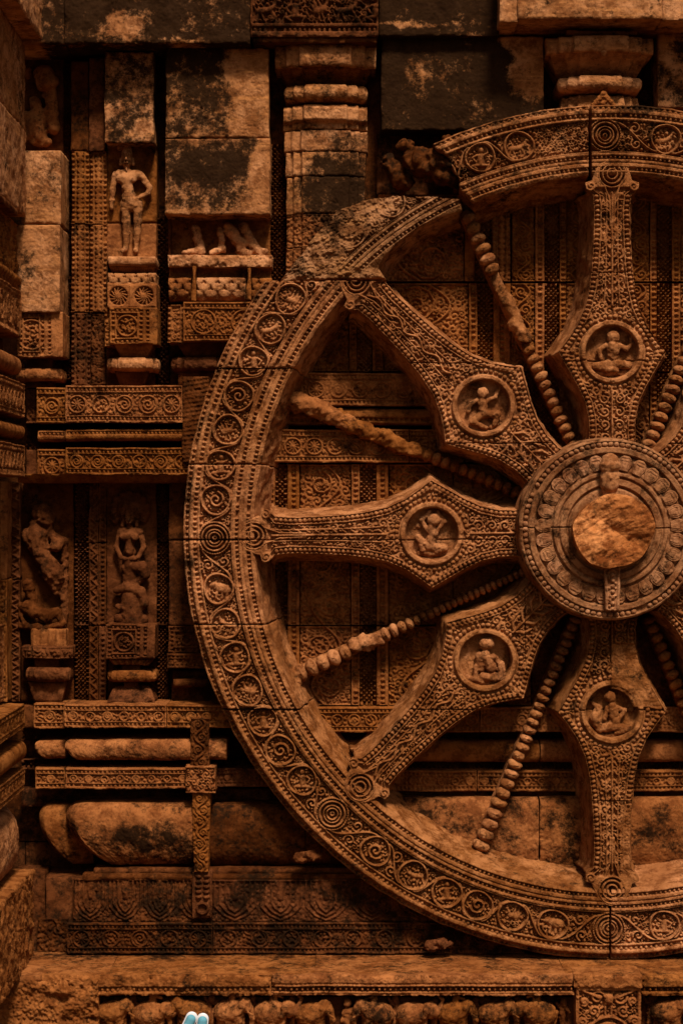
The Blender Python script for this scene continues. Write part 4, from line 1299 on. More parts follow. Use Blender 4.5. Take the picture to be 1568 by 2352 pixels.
up2 = [(700, 802, 'F'), (802, 820, 'd'), (820, 854, 'l'), (854, 880, 'd'), (880, 1076, 'F'), (1076, 1096, 'd')] + [(1096, 1132, 'l'), (1132, 1172, 'd'), (1172, 1228, 's'), (1228, 1250, 'd'), (1250, 1284, 'l'), (1284, 1300, 'd'), (1300, 1352, 's')] + up1[9:]
for a, b, k in up2:
    strip(a, b, 650, 853, k)
for a, b, k in [(1066, 1096, 'd'), (1096, 1132, 'l'), (1132, 1172, 's'), (1172, 1228, 'l'), (1228, 1284, 'l'), (1284, 1352, 's'), (1440, 1492, 's'), (1492, 1508, 'd'), (1508, 1542, 'l'), (1542, 1680, 'F')]:
    strip(a, b, 856, 1062, k, mat=M_WALL)
low = [(590, 612, 'p'), (612, 632, 'd'), (632, 660, 'l'), (660, 688, 'd'), (688, 806, 'F'), (806, 826, 'd'), (826, 864, 'l'), (864, 892, 'd'), (892, 1040, 'F'), (1040, 1220, 'F')]
for (y0, y1) in ((1066, 1240), (1242, 1436), (1438, 1620)):
    for a, b, k in low:
        strip(a, b, y0, y1, k, mat=M_WALL)
strip(1220, 1380, 1242, 1620, 'F', mat=M_DARK)
strip(1380, 1700, 1242, 1620, 'F', mat=M_DARK)

# ---- long mouldings: each course is a thing
def course(name, label, cat, x, y, p=-60, group='moulding courses of the temple wall'):
    return thing(name, label, cat, x, y, p, group)
ROLL = lambda amp: (lambda u, v: amp * np.sqrt(np.maximum(1 - (2 * v - 1) ** 2 * .98, 0)) - amp)
def cut_roll(amp): return lambda u, v: amp * np.sqrt(np.maximum(1 - np.abs(2 * v - 1) ** 2, 0)) - amp

t = course('carved_band', 'upper carved band of rosettes meeting the wheel rim at its left', 'carved band', 320, 970)
block('carved_block', t, 84, 890, 152, 972, -92, -200, M_WALL, carve=c_rings(19, 50, 8), step=1.7, lich=.15)
block('carved_block', t, 151, 885, 420, 970, -58, -200, M_WALL, carve=c_rings(21, 46, 9), step=1.6, lich=.14, chip=2)
block('carved_block', t, 60, 893, 84, 972, -140, -200, M_DARK, carve=c_foliage(-4, 'n', (7, 5.5), False), step=2)
block('rough_block', t, 419, 864, 480, 1062, -50, -160, M_DARK, step=2, rough=3, lich=.3, label='rough dark upright block against the rim', prof=lambda u, v: -2.5 * np.abs(np.sin(v * 60 + u * 3)))
block('carved_block', t, 600, 856, 1002, 932, -116, -200, M_WALL, carve=c_rings(19, 50, 8), step=1.9, erode=3, lich=.14)
block('carved_block', t, 1003, 858, 1064, 930, -120, -200, M_WALL, carve=c_rings(19, 50, 8), step=2)
t = course('roll_moulding', 'thin rounded moulding in the dark slot left of the rim', 'moulding', 320, 1010)
block('roll_block', t, 86, 988, 150, 1014, -100, -190, M_WALL, prof=ROLL(12), carve=c_beads(9, 3.5, 9), step=1.8)
block('roll_block', t, 150, 985, 420, 1012, -66, -190, M_WALL, prof=ROLL(12), carve=c_beads(9, 3.5, 9), step=1.8, chip=2)
block('roll_block', t, 640, 938, 1060, 976, -122, -200, M_WALL, prof=ROLL(14), carve=c_beads(26, 3.5, 12), step=2)
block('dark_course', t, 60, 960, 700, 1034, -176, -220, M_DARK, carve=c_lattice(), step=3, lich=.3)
t = course('carved_band', 'lower carved band of rosettes under the thin roll, left of the rim', 'carved band', 320, 1092)
block('carved_block', t, 86, 1032, 152, 1106, -92, -200, M_WALL, carve=c_rings(19, 50, 8), step=1.7, lich=.15)
block('carved_block', t, 152, 1028, 440, 1090, -58, -200, M_WALL, carve=c_rings(19, 42, 8), step=1.6, lich=.14, chip=2)
block('soffit_block', t, 40, 1088, 452, 1108, -70, -210, M_WALL, step=2.4, prof=lambda u, v: -22 * v, rough=2)
block('carved_block', t, 60, 1034, 86, 1100, -140, -200, M_DARK, step=2)
block('carved_block', t, 600, 986, 938, 1062, -114, -200, M_WALL, carve=c_rings(20, 48, 8), step=1.9, lich=.12)
block('carved_block', t, 940, 986, 1064, 1062, -122, -200, M_WALL, carve=c_rings(20, 48, 8), step=1.9)
t = course('carved_band', 'carved band under the naga statue, running behind the rim', 'carved band', 320, 1672)
block('carved_block', t, 78, 1616, 148, 1674, -92, -200, M_WALL, carve=c_rings(17, 44, 8), step=1.7)
block('carved_block', t, 148, 1618, 382, 1672, -58, -200, M_WALL, carve=c_rings(17, 34, 8), step=1.6, chip=2, lich=.15)
block('carved_block', t, 383, 1619, 530, 1672, -62, -200, M_WALL, carve=c_rings(17, 34, 8), step=1.8, lich=.2)
block('carved_block', t, 56, 1620, 78, 1672, -140, -200, M_DARK, step=2.5)
block('carved_block', t, 640, 1624, 1100, 1682, -116, -200, M_WALL, carve=c_rings(18, 38, 8), step=1.8)
block('carved_block', t, 1102, 1624, 1720, 1682, -118, -200, M_WALL, carve=c_rings(18, 38, 8), step=2)
t = course('roll_moulding', 'plain rounded roll moulding between the two lower carved bands', 'moulding', 320, 1746)
block('roll_block', t, 80, 1702, 150, 1744, -96, -200, M_WALL, endl=20, prof=ROLL(17), step=2.2, rough=2, chip=3, lich=.3)
block('roll_block', t, 150, 1700, 520, 1748, -60, -200, M_WALL, endl=24, prof=ROLL(19), step=2.2, rough=2, chip=3, lich=.3)
block('roll_block', t, 690, 1702, 1238, 1752, -138, -200, M_WALL, prof=ROLL(16), step=2.4, rough=1.6)
block('roll_block', t, 1240, 1702, 1720, 1752, -138, -200, M_WALL, prof=ROLL(16), step=2.4, rough=1.6)
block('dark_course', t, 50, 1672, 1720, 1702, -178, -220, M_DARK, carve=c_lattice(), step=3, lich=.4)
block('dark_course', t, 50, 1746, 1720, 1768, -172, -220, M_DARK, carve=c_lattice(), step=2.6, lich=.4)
t = course('carved_band', 'narrow carved band directly above the fat cushion course', 'carved band', 320, 1812)
block('carved_block', t, 82, 1764, 150, 1812, -94, -200, M_WALL, carve=c_rings(15, 40, 7), step=1.7, lich=.2)
block('carved_block', t, 150, 1765, 436, 1812, -60, -200, M_WALL, carve=c_rings(15, 34, 7), step=1.7, lich=.2, chip=2)
block('carved_block', t, 436, 1766, 640, 1808, -96, -200, M_DARK, carve=c_rings(15, 34, 7), step=2.2, lich=.3)
block('carved_block', t, 800, 1770, 1094, 1818, -136, -200, M_WALL, carve=c_rings(15, 32, 7), step=1.8)
block('carved_block', t, 1096, 1771, 1720, 1818, -138, -200, M_WALL, carve=c_rings(15, 32, 7), step=1.9)
t = course('cushion_course', 'fat rounded cushion course of smooth stones near the wall foot', 'moulding', 320, 1996)
def cushion(amp, e=14, left=True):
    def f(u, v):
        a = amp * np.maximum(1 - np.abs(2 * v ** .62 - 1) ** 2.2, 0) ** .6
        if left: a = a * np.minimum(1, (u * e) ** .5)
        return a - amp
    return f
block('cushion_stone', t, 84, 1848, 212, 1992, -104, -210, M_WALL, prof=cushion(44, 7), endl=75, step=2.6, rough=2.4, lich=.3)
block('cushion_stone', t, 146, 1846, 446, 1996, -52, -210, M_WALL, prof=cushion(52, 12), endl=95, step=2.4, rough=2.6, lich=blob_lich((340, 1925, 100, 30, 1.1), (400, 1975, 90, 20, .7), (300, 1880, 70, 14, .05), base=.32), label='largest cushion stone with a black stain in its middle')
block('cushion_stone', t, 447, 1850, 700, 1996, -72, -210, M_DARK, prof=cushion(46, 20, False), step=3, rough=2.6, lich=.45)
block('cushion_stone', t, 701, 1850, 880, 1996, -76, -210, M_DARK, prof=cushion(46, 20, False), step=3, rough=2.6, lich=.455)
block('cushion_stone', t, 860, 1834, 1237, 2012, -112, -210, M_WALL, prof=cushion(34, 20, False), step=2.4, rough=2.4, lich=blob_lich((1020, 1880, 70, 40, .5), base=.3))
block('cushion_stone', t, 1240, 1834, 1720, 2012, -112, -210, M_WALL, prof=cushion(34, 20, False), step=2.4, rough=2.4, lich=blob_lich((1500, 1900, 60, 40, .5), base=.3))
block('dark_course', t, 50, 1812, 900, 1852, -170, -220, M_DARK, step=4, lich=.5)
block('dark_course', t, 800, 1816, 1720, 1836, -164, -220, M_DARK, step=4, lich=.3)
t = course('base_course', 'dark base course carved with long petals and a scroll band above the ledge', 'carved base', 420, 2192)  # dark stone and lichen values combine black staining with painted-in shade
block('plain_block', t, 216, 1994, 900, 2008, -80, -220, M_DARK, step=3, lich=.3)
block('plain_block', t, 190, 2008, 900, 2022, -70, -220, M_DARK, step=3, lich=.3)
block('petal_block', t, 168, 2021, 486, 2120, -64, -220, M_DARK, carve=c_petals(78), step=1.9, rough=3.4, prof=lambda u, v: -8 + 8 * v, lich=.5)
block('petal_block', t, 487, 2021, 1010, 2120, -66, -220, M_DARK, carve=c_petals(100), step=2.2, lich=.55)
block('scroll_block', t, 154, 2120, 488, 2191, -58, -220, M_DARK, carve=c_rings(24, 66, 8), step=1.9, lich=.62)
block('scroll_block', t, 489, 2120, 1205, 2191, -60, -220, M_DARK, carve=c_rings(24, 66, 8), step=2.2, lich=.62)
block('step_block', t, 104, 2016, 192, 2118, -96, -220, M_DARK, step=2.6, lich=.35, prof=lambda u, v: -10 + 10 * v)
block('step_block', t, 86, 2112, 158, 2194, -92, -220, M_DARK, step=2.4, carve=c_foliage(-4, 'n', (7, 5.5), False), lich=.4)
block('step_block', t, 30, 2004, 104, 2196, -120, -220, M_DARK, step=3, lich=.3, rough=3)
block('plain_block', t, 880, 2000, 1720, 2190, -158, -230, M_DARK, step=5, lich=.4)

# ledge under the wheel
ledge = thing('stone_ledge', 'long stone ledge carrying the wheel above the elephant frieze', 'ledge', 784, 2300, 120)
for i, (a, b) in enumerate(((-980, -520), (-519, -60), (-59, 500), (501, 1100))):
    xx, yy = np.meshgrid(np.linspace(a, b, int((b - a) / 5)), np.linspace(-215, 118, 80))
    patch('ledge_slab', ledge, xx, yy, 2.4 * fbm(xx, yy, 60, 12 + i, 4) - 2 * sstep(105, 118, yy), T_top(LEDGE), 8, M_WALL, lich=.28 + .3 * sstep(20, -60, yy), nside=1)
FP = 134
def fl(h): return YP(h, FP)
block('ledge_edge', ledge, 90, fl(LEDGE + 1), 622, fl(LEDGE + 47), FP, 60, M_WALL, carve=c_beads(34, 5.5, 12), erode=14, step=2.2, chip=5, rough=3.2, bevel=8, lich=blob_lich((520, 2275, 60, 20, .5), base=.12), label='crumbling edge stone of the ledge')
block('ledge_edge', ledge, 624, fl(LEDGE + 1), 1318, fl(LEDGE + 47), FP - 1, 60, M_WALL, carve=lambda cv: (cv.dots(True, 33, 0, cv.w, 11, 12.5, -15), cv.rect(0, 19, cv.w, 23, -2), cv.rect(0, 42, cv.w, 44, -2)), step=1.7, chip=3.5, rough=2, bevel=7, lich=.14)
block('ledge_edge', ledge, 1474, fl(LEDGE + 1), 1760, fl(LEDGE + 47), FP - 1, 60, M_WALL, carve=lambda cv: cv.dots(True, 33, 0, cv.w, 11, 12.5, -15), step=2, chip=4, rough=2.5, bevel=7, lich=.2)
block('rough_block', ledge, -80, fl(LEDGE + 12), 226, 2560, FP + 10, 40, M_WALL, erode=30, step=2.4, chip=8, rough=9, bevel=14, lich=.12, label='raw eroded stone at the bottom left corner')
block('rough_block', ledge, -80, fl(LEDGE + 2), 96, fl(LEDGE + 20), FP + 6, 40, M_WALL, erode=10, step=3, chip=5, rough=5, bevel=8, lich=.05)
block('ledge_edge', ledge, 1318, fl(LEDGE + 1), 1474, fl(LEDGE + 30), FP + 10, 60, M_WALL, step=2, chip=3, rough=2.5, bevel=6)

# frieze
fz = thing('elephant_frieze', 'frieze of marching elephants in a dark hollow under the ledge', 'frieze', 784, 2560, 60)
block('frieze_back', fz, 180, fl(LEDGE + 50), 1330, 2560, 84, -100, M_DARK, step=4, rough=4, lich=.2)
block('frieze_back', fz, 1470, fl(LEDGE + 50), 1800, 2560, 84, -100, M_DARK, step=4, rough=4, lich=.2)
block('plinth_block', fz, -300, 2403, 640, 2780, 172, 20, M_PALE, step=9, rough=5, bevel=8)
block('plinth_block', fz, 643, 2403, 1900, 2780, 172, 20, M_PALE, step=9, rough=5, bevel=8)
EL = [((-14, 0, 14), (8, 2, 15), 25, 24), ((-22, -10, 12), (-22, -52, 10), 12, 9), ((-6, -14, 22), (-8, -54, 18), 11, 9), ((14, -14, 22), (14, -52, 18), 11, 9), ((20, -6, 10), (24, -50, 8), 10, 8),
      ((30, 18, 20), (34, 12, 20), 16, 14), ((42, 8, 20), (48, -14, 20), 8, 6), ((48, -14, 20), (44, -40, 18), 6, 4.5), ((44, -40, 18), (50, -46, 20), 4.5, 4), ((24, 14, 32), (20, 2, 32), 8, 6), ((-38, 4, 10), (-42, -26, 8), 4, 3),
      ((38, 2, 32), (50, -4, 36), 3, 1.6)]
RIDER = [((2, 24, 16), (4, 40, 18), 8, 7), ((5, 52, 19), (5, 52, 19), 8, 8), ((8, 38, 20), (22, 34, 22), 4, 3.4), ((4, 22, 26), (12, 8, 30), 5, 4)]
EL2 = [((-12, -2, 14), (10, 0, 15), 27, 23), ((-20, -12, 12), (-26, -52, 10), 12, 9), ((-2, -14, 24), (-2, -54, 18), 11, 9), ((18, -14, 20), (22, -52, 16), 10, 8),
       ((34, 10, 20), (36, 4, 22), 17, 14), ((46, 0, 22), (54, 10, 22), 8, 6), ((54, 10, 22), (62, 30, 18), 6, 4), ((62, 30, 18), (54, 36, 16), 4, 3.4), ((26, 10, 34), (20, -4, 34), 9, 6), ((-40, 0, 10), (-36, -30, 8), 4, 3)]
xs = [262, 350, 440, 532, 626, 716, 862, 950, 1042, 1136, 1232, 1530]
for i, x in enumerate(xs):
    pr = (EL if i % 3 != 1 else EL2) + (RIDER if i in (1, 3, 4, 6, 8, 10) else [])
    sculpt('carved_elephant', fz, pr, x, 2322 + RS.uniform(-4, 4), 94, M_WALL, scale=RS.uniform(.98, 1.08), flip=1 if i % 4 != 2 else -1, vs=1.8, noise=1.1, nscale=6, back=-4, ks=2.4, lich=.42)
for x in (306, 396, 486, 579, 670, 906, 996, 1088, 1184, 1290, 1490):
    sculpt('carved_figure', fz, [((0, -40, 8), (RS.uniform(-4, 4), 0, 10), 8, 7), ((2, 14, 12), (2, 16, 12), 8, 8), ((-6, 4, 10), (-14, RS.uniform(-16, 22), 10), 4.5, 4), ((6, 4, 10), (14, RS.uniform(-12, 20), 10), 4.5, 4)], x, 2306 + RS.uniform(-8, 10), 90, M_DARK, vs=2.2, noise=1.6, nscale=6, back=-4, ks=2.5, lich=.3)
sculpt('carved_figure', fz, [((0, -30, 10), (0, 10, 12), 10, 9), ((0, 28, 14), (0, 30, 14), 9, 9), ((-8, 10, 12), (-14, -14, 12), 5, 4), ((8, 10, 12), (16, 22, 12), 5, 4), ((-4, -30, 10), (-6, -60, 8), 7, 5), ((6, -30, 10), (8, -60, 8), 7, 5)], 798, 2330, 92, M_WALL, vs=2.3, noise=2, nscale=8, back=-4)
# ornamental stone at the right
def c_orn(cv):
    c = cv.w / 2
    cv.rect(8, 14, cv.w - 8, cv.h, -12)
    for r_, w_ in ((52, 4), (38, 3), (27, 4), (14, 4)):
        cv.ring(c, 128, r_, w_, 12, -12)
    cv.dome(c, 128, 7, 7, 12, -12)
    cv.stroke([(c - 7, 22), (c - 7, 76)], 3, 11, -12); cv.stroke([(c + 7, 22), (c + 7, 76)], 3, 11, -12)
    for sg in (-1, 1):
        for q, (dx, dy, r_) in enumerate(((26, 30, 17), (34, 62, 14), (56, 40, 10), (60, 86, 12), (58, 120, 9))):
            cv.stroke(spiral(r_, 1.4, 1.0 * q, sg) + [c + sg * dx, dy], 4, 11, -12)
        cv.stroke([(c + sg * 20, 30), (c + sg * 50, 18), (c + sg * 72, 8)], [6, 4, 3], 10, -10)
    cv.dome(c, 34, 12, 16, 14, -12)
    fill(cv, 8, 14, cv.w - 8, cv.h, -12, 10, (12, 9, 7, 5.5, 4), 1.5)
block('carved_block', fz, 1322, fl(LEDGE + 22), 1472, 2500, FP + 2, 20, M_WALL, carve=c_orn, step=1.8, chip=3, rough=2, label='carved stone with ringed boss and scrolls right of the elephants')

# hanging carved strap on the mouldings, left of the rim
st_ = thing('hanging_strap', 'slim carved stone strap hanging over the mouldings left of the rim', 'stone strap', 462, 2100, -40)
block('strap_block', st_, 438, 1650, 480, 1764, -50, -120, M_DARK, carve=c_foliage(-4, 'n', (9, 7, 5.5), True), step=1.8, lich=.3)
block('strap_block', st_, 426, 1762, 494, 1822, -34, -120, M_WALL, carve=c_foliage(-8, 'n', (12, 9, 7, 5.5), False, 10), step=1.8, lich=.25)
block('strap_block', st_, 442, 1820, 482, 2004, -42, -120, M_WALL, carve=c_foliage(-4, 'n', (9, 7, 5.5), True), step=1.8, lich=.3, wid=lambda v: 1.05 - .2 * v)
block('strap_block', st_, 442, 2003, 486, 2110, -46, -120, M_DARK, carve=seq(lambda cv: (cv.rect(4, 0, cv.w - 4, cv.h, -6), cv.ring(cv.w / 2, 84, 12, 3, 7, -6), [cv.dome(cv.w / 2 + s_ * 9, 10 + q * 12, 7, 5, 7, -6) for q in range(5) for s_ in (-1, 1)])), step=1.8, lich=.4)

# small brackets peeping out from under the rim
for X, Y, p, lb in ((706, 1966, -40, 'small carved lump jutting from under the rim beside the cushion stones'), (1006, 2168, -30, 'small carved lump under the bottom of the rim')):
    sculpt('stone_bracket', None, [((-20, -4, 0), (10, 2, 0), 13, 12), ((-14, -8, 8), (-14, -8, 8), 8, 8), ((0, 4, 9), (4, 4, 9), 8, 7), ((14, -4, 6), (26, 0, 0), 8, 8)], X, Y, p, M_DARK, vs=1.6, noise=2.2, nscale=5, ks=2, lich=.3, label=lb, cat='bracket', group='brackets under the rim')

# ================================================================== PILASTERS
def plan(amp=(0, -14, -28), z=(.52, .78)):
    def f(u, v):
        a = np.abs(2 * u - 1)
        return amp[0] + (amp[1] - amp[0]) * sstep(z[0] - .012, z[0] + .012, a) + (amp[2] - amp[1]) * sstep(z[1] - .012, z[1] + .012, a)
    return f
def psum(*fs): return lambda u, v: sum(g(u, v) for g in fs)
def round_ends(k=.5): return lambda u, v: 0 * u
pl = thing('pilaster', 'dark pilaster with stacked round mouldings left of the wheel top', 'pilaster', 748, 640, -110, 'pilasters with stacked mouldings')
P = plan()
def bulge(a): return lambda v: 1 - a + a * np.sqrt(np.maximum(1 - (2 * v - 1) ** 2, 0))
lp = blob_lich((780, 440, 80, 110, 1.15), (660, 350, 30, 90, .1), base=.3)
block('capital', pl, 630, 97, 864, 150, -52, -190, M_PALE, prof=psum(P, lambda u, v: 5 * np.sin(v * 3.1) - 5), wid=lambda v: 1.0 + .0 * v, step=2, bevel=6, rough=2, lich=.38)
block('capital_slope', pl, 640, 149, 856, 182, -64, -190, M_WALL, prof=psum(P, lambda u, v: -62 * v), wid=lambda v: 1 - .2 * v, step=2, lich=.3)
sculpt('drip_knob', pl, [((0, 10, 0), (0, -12, 2), 4, 4.5), ((0, -18, 2), (0, -20, 2), 6, 5)], 740, 122, -66, M_PALE, vs=1.6, noise=.6)
block('ring', pl, 652, 188, 844, 229, -72, -190, M_PALE, prof=psum(P, cut_roll(26)), wid=bulge(.13), step=2, rough=2.6, chip=3, lich=.3)
block('neck', pl, 672, 180, 826, 244, -146, -190, M_WALL, prof=P, step=3)
block('drum', pl, 650, 238, 844, 292, -82, -190, M_PALE, prof=psum(P, lambda u, v: -16 * sstep(.62, .8, v) - 10 * sstep(.2, 0, v)), step=2, rough=2, chip=2, lich=.32)
for i, (y0, y1, hw) in enumerate(((298, 346, 96), (347, 403, 92), (404, 489, 90), (490, 566, 90), (567, 650, 92))):
    block('shaft_block', pl, 748 - hw, y0, 748 + hw, y1, -100 - i * 2, -190, M_PALE if i < 3 else M_WALL, prof=plan((0, -12, -24), (.60, .82)), step=2, rough=1.6, lich=lp, carve=c_foliage(-4, 'n', (7, 5.5, 4), False) if i > 2 else None)
pl = thing('pilaster', 'lighter pilaster top with stepped capital standing right above the wheel', 'pilaster', 1380, 250, -60, 'pilasters with stacked mouldings')
block('capital', pl, 1256, 80, 1504, 118, -22, -190, M_PALE, prof=psum(P, lambda u, v: 4 * np.sin(v * 3.1) - 4), step=2, bevel=5, rough=2, lich=.12)
block('capital_slope', pl, 1264, 117, 1496, 160, -32, -190, M_PALE, prof=psum(plan((0, -14, -28), (.45, .72)), lambda u, v: -66 * v), wid=lambda v: 1 - .2 * v, step=2, lich=.12, rough=2)
sculpt('drip_knob', pl, [((0, 14, 0), (0, -10, 2), 4, 5), ((0, -16, 2), (0, -20, 2), 8, 5)], 1385, 106, -34, M_PALE, vs=1.6, noise=.6, lich=.1)
block('capital_plate', pl, 1300, 70, 1462, 80, -50, -190, M_WALL, step=3)
block('ring', pl, 1282, 168, 1478, 206, -42, -190, M_PALE, prof=psum(P, cut_roll(26)), wid=bulge(.14), step=2, rough=2.6, chip=3, lich=.1)
block('neck', pl, 1304, 156, 1456, 172, -120, -190, M_WALL, prof=P, step=3)
block('neck', pl, 1304, 202, 1456, 222, -120, -190, M_WALL, prof=P, step=3)
block('drum', pl, 1284, 216, 1478, 262, -64, -190, M_PALE, prof=psum(plan((0, -14, -28), (.6, .82)), lambda u, v: -14 * (1 - v)), wid=lambda v: .9 + .1 * v, step=2, rough=2.4, chip=3, lich=.12)
sculpt('leaf_crest', pl, [((-22, -10, 6), (0, 14, 10), 6, 7), ((22, -10, 6), (0, 14, 10), 6, 7), ((0, -4, 6), (0, 2, 6), 8, 6)], 1384, 232, -62, M_WALL, vs=1.6, noise=1.5, nscale=5)

# ================================================================== PEDESTALS
g_p = 'carved pedestals in the wall niches'
pd = thing('pedestal', 'tall pedestal of leaf cushion, fan medallions and carved box under the standing statue', 'pedestal', 303, 884, -110, g_p)
block('top_plate', pd, 248, 588, 358, 610, -96, -190, M_PALE, step=2, prof=ROLL(8), wid=bulge(.05), lich=.1)
block('fluted_neck', pd, 250, 610, 356, 632, -104, -190, M_WALL, carve=c_flutes(), prof=lambda u, v: -30 * v, wid=lambda v: 1 - .16 * v, step=1.7)
block('leaf_cushion', pd, 247, 626, 358, 664, -100, -190, M_PALE, carve=c_scales(13), prof=ROLL(14), step=1.8, lich=.12)
def c_fans(cv):
    for cx in (26, cv.w - 30):
        cv.disc_floor(cx, cv.h / 2, 24, -9); cv.ring(cx, cv.h / 2, 24, 3.5, 9, -9)
        for q in range(13):
            an = q * .4833
            cv.stroke([(cx - 3, cv.h / 2), (cx + 11 * math.cos(an), cv.h / 2 + 11 * math.sin(an)), (cx + 19 * math.cos(an + .35), cv.h / 2 + 19 * math.sin(an + .35))], [1.6, 2.2, 2.4], 8, -9)
    cv.stroke([(cv.w / 2 - 2, 8), (cv.w / 2 - 2, cv.h - 6)], [4, 6], 4, -1)
block('fan_block', pd, 246, 650, 360, 707, -98, -190, M_WALL, carve=c_fans, step=1.6, lich=.12)
block('carved_box', pd, 241, 709, 262, 796, -112, -190, M_WALL, carve=c_foliage(-4, 'n', (7, 5.5), False), step=1.8)
block('carved_box', pd, 252, 706, 362, 790, -88, -190, M_WALL, carve=c_box(80), step=1.6, lich=.14)
block('cup', pd, 262, 790, 352, 822, -100, -190, M_WALL, prof=lambda u, v: -26 * v, wid=lambda v: 1 - .35 * v, step=2.4)
block('ring', pd, 244, 820, 362, 852, -96, -190, M_PALE, prof=psum(cut_roll(16), plan((0, -10, -22), (.55, .82))), wid=bulge(.1), step=1.9, chip=3, rough=2.4, lich=.15)
block('foot', pd, 272, 851, 334, 886, -118, -190, M_DARK, prof=lambda u, v: -14 * v, wid=lambda v: 1.25 - .35 * v, step=2.4)
block('foot_wing', pd, 244, 800, 356, 886, -170, -220, M_DARK, step=4)
pd = thing('pedestal', 'broad pedestal with fluted neck and scroll box under the broken statue feet', 'pedestal', 500, 884, -110, g_p)
block('top_plate', pd, 386, 585, 624, 612, -82, -190, M_PALE, step=2, rough=3, chip=4, bevel=6, erode=5, lich=.08)
block('fluted_neck', pd, 388, 611, 622, 642, -104, -190, M_WALL, carve=c_flutes(), prof=lambda u, v: -12 * np.sin(v * 3.14), step=1.7)
for x in (440, 566):
    block('neck_post', pd, x, 610, x + 11, 690, -84, -190, M_WALL, step=1.8, wid=lambda v: 1 - .5 * np.exp(-((v - .3) / .2) ** 2))
for (a, b, c) in ((387, 438, 0), (452, 564, 1), (578, 624, 0)):
    block('leaf_cushion', pd, a, 637, b, 690, -88 - 6 * (1 - c), -190, M_PALE if c else M_WALL, carve=c_scales(16), prof=ROLL(12), step=1.8, lich=.12)
block('carved_box', pd, 384, 700, 424, 786, -104, -190, M_WALL, carve=c_foliage(-5, 'v', (9, 7, 5.5, 4), False), step=1.7)
block('carved_box', pd, 421, 693, 606, 784, -78, -190, M_WALL, carve=c_rings(30, 74, 9), step=1.6, lich=.14)
block('cup', pd, 404, 784, 600, 816, -104, -190, M_DARK, prof=lambda u, v: -30 * v, wid=lambda v: 1 - .2 * v, step=3)
block('ring', pd, 391, 818, 530, 852, -110, -190, M_DARK, prof=psum(cut_roll(16), plan((0, -10, -22), (.55, .82))), wid=bulge(.1), step=2, chip=3, rough=2.4, lich=.35)
block('foot', pd, 410, 850, 500, 886, -136, -190, M_DARK, step=4)
pd = thing('pedestal', 'worn carved box and disc at the far left edge below the pale stone', 'pedestal', 90, 886, -90, g_p)
block('carved_box', pd, 40, 716, 144, 820, -72, -190, M_WALL, carve=c_box(66), step=1.7, lich=.15)
block('ring', pd, 33, 844, 140, 874, -84, -190, M_WALL, prof=psum(cut_roll(14), plan((0, -8, -18), (.55, .82))), wid=bulge(.08), step=2, chip=3, rough=2.4)
block('foot', pd, 60, 818, 120, 890, -130, -190, M_DARK, step=4)
pd = thing('pedestal', 'carved box on a rounded disc and foot under the snake bodied statue', 'pedestal', 302, 1612, -110, g_p)
block('carved_box', pd, 244, 1434, 356, 1514, -96, -190, M_DARK, carve=c_box(82), step=1.6, lich=.15)
block('box_foot', pd, 250, 1514, 350, 1528, -108, -190, M_WALL, carve=c_flutes(16, -6), step=2, wid=lambda v: 1 - .2 * v)
block('neck', pd, 280, 1526, 322, 1543, -126, -190, M_DARK, step=3)
block('ring', pd, 245, 1541, 357, 1568, -100, -190, M_WALL, prof=psum(cut_roll(13), plan((0, -8, -18), (.6, .85))), wid=bulge(.12), step=1.9, rough=2.2, chip=3, lich=.2)
block('neck', pd, 284, 1566, 318, 1582, -126, -190, M_DARK, step=3)
block('foot', pd, 246, 1577, 356, 1614, -104, -190, M_DARK, prof=lambda u, v: -26 * (1 - v) ** 1.5, wid=lambda v: .6 + .4 * np.sqrt(v), step=2, rough=3, chip=3, lich=.2)
pd = thing('pedestal', 'eroded disc pedestal under the leaning worn figure', 'pedestal', 104, 1600, -110, g_p)
block('slab', pd, 70, 1444, 152, 1488, -136, -190, M_WALL, carve=c_flutes(18, -4), step=2.4)
block('top_plate', pd, 48, 1486, 164, 1514, -102, -190, M_DARK, prof=psum(ROLL(8), plan((0, -8, -16), (.55, .85))), carve=c_foliage(-4, 'n', (7, 5.5), False), step=1.9, lich=.2)
block('neck', pd, 80, 1512, 136, 1540, -126, -190, M_DARK, step=3)
block('ring', pd, 57, 1535, 159, 1568, -98, -190, M_DARK, prof=psum(cut_roll(15), plan((0, -8, -18), (.6, .85))), wid=bulge(.12), step=1.9, rough=3, chip=4, lich=.2)
block('foot', pd, 70, 1566, 150, 1612, -124, -190, M_DARK, wid=lambda v: 1.1 - .3 * v, step=3, rough=2)

# ---- lower left niche zone: dark colour holds black algae and painted overhang shade
lw = wall
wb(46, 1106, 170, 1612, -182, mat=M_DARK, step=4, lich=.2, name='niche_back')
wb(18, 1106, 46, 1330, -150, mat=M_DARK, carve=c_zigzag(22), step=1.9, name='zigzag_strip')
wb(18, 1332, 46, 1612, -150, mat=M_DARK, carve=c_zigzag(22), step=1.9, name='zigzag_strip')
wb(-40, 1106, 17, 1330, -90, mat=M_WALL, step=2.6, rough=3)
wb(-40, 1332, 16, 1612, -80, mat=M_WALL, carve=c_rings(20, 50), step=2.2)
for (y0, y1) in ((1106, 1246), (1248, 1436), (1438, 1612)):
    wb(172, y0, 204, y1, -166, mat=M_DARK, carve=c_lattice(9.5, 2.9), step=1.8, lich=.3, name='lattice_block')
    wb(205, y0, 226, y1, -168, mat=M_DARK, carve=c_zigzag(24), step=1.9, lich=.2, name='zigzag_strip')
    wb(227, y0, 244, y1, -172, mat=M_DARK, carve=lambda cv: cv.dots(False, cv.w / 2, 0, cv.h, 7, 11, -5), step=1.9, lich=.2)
    wb(361, y0, 386, y1, -184, mat=M_DARK, carve=c_lattice(9.5, 2.9), step=1.9, lich=.35, name='lattice_block')
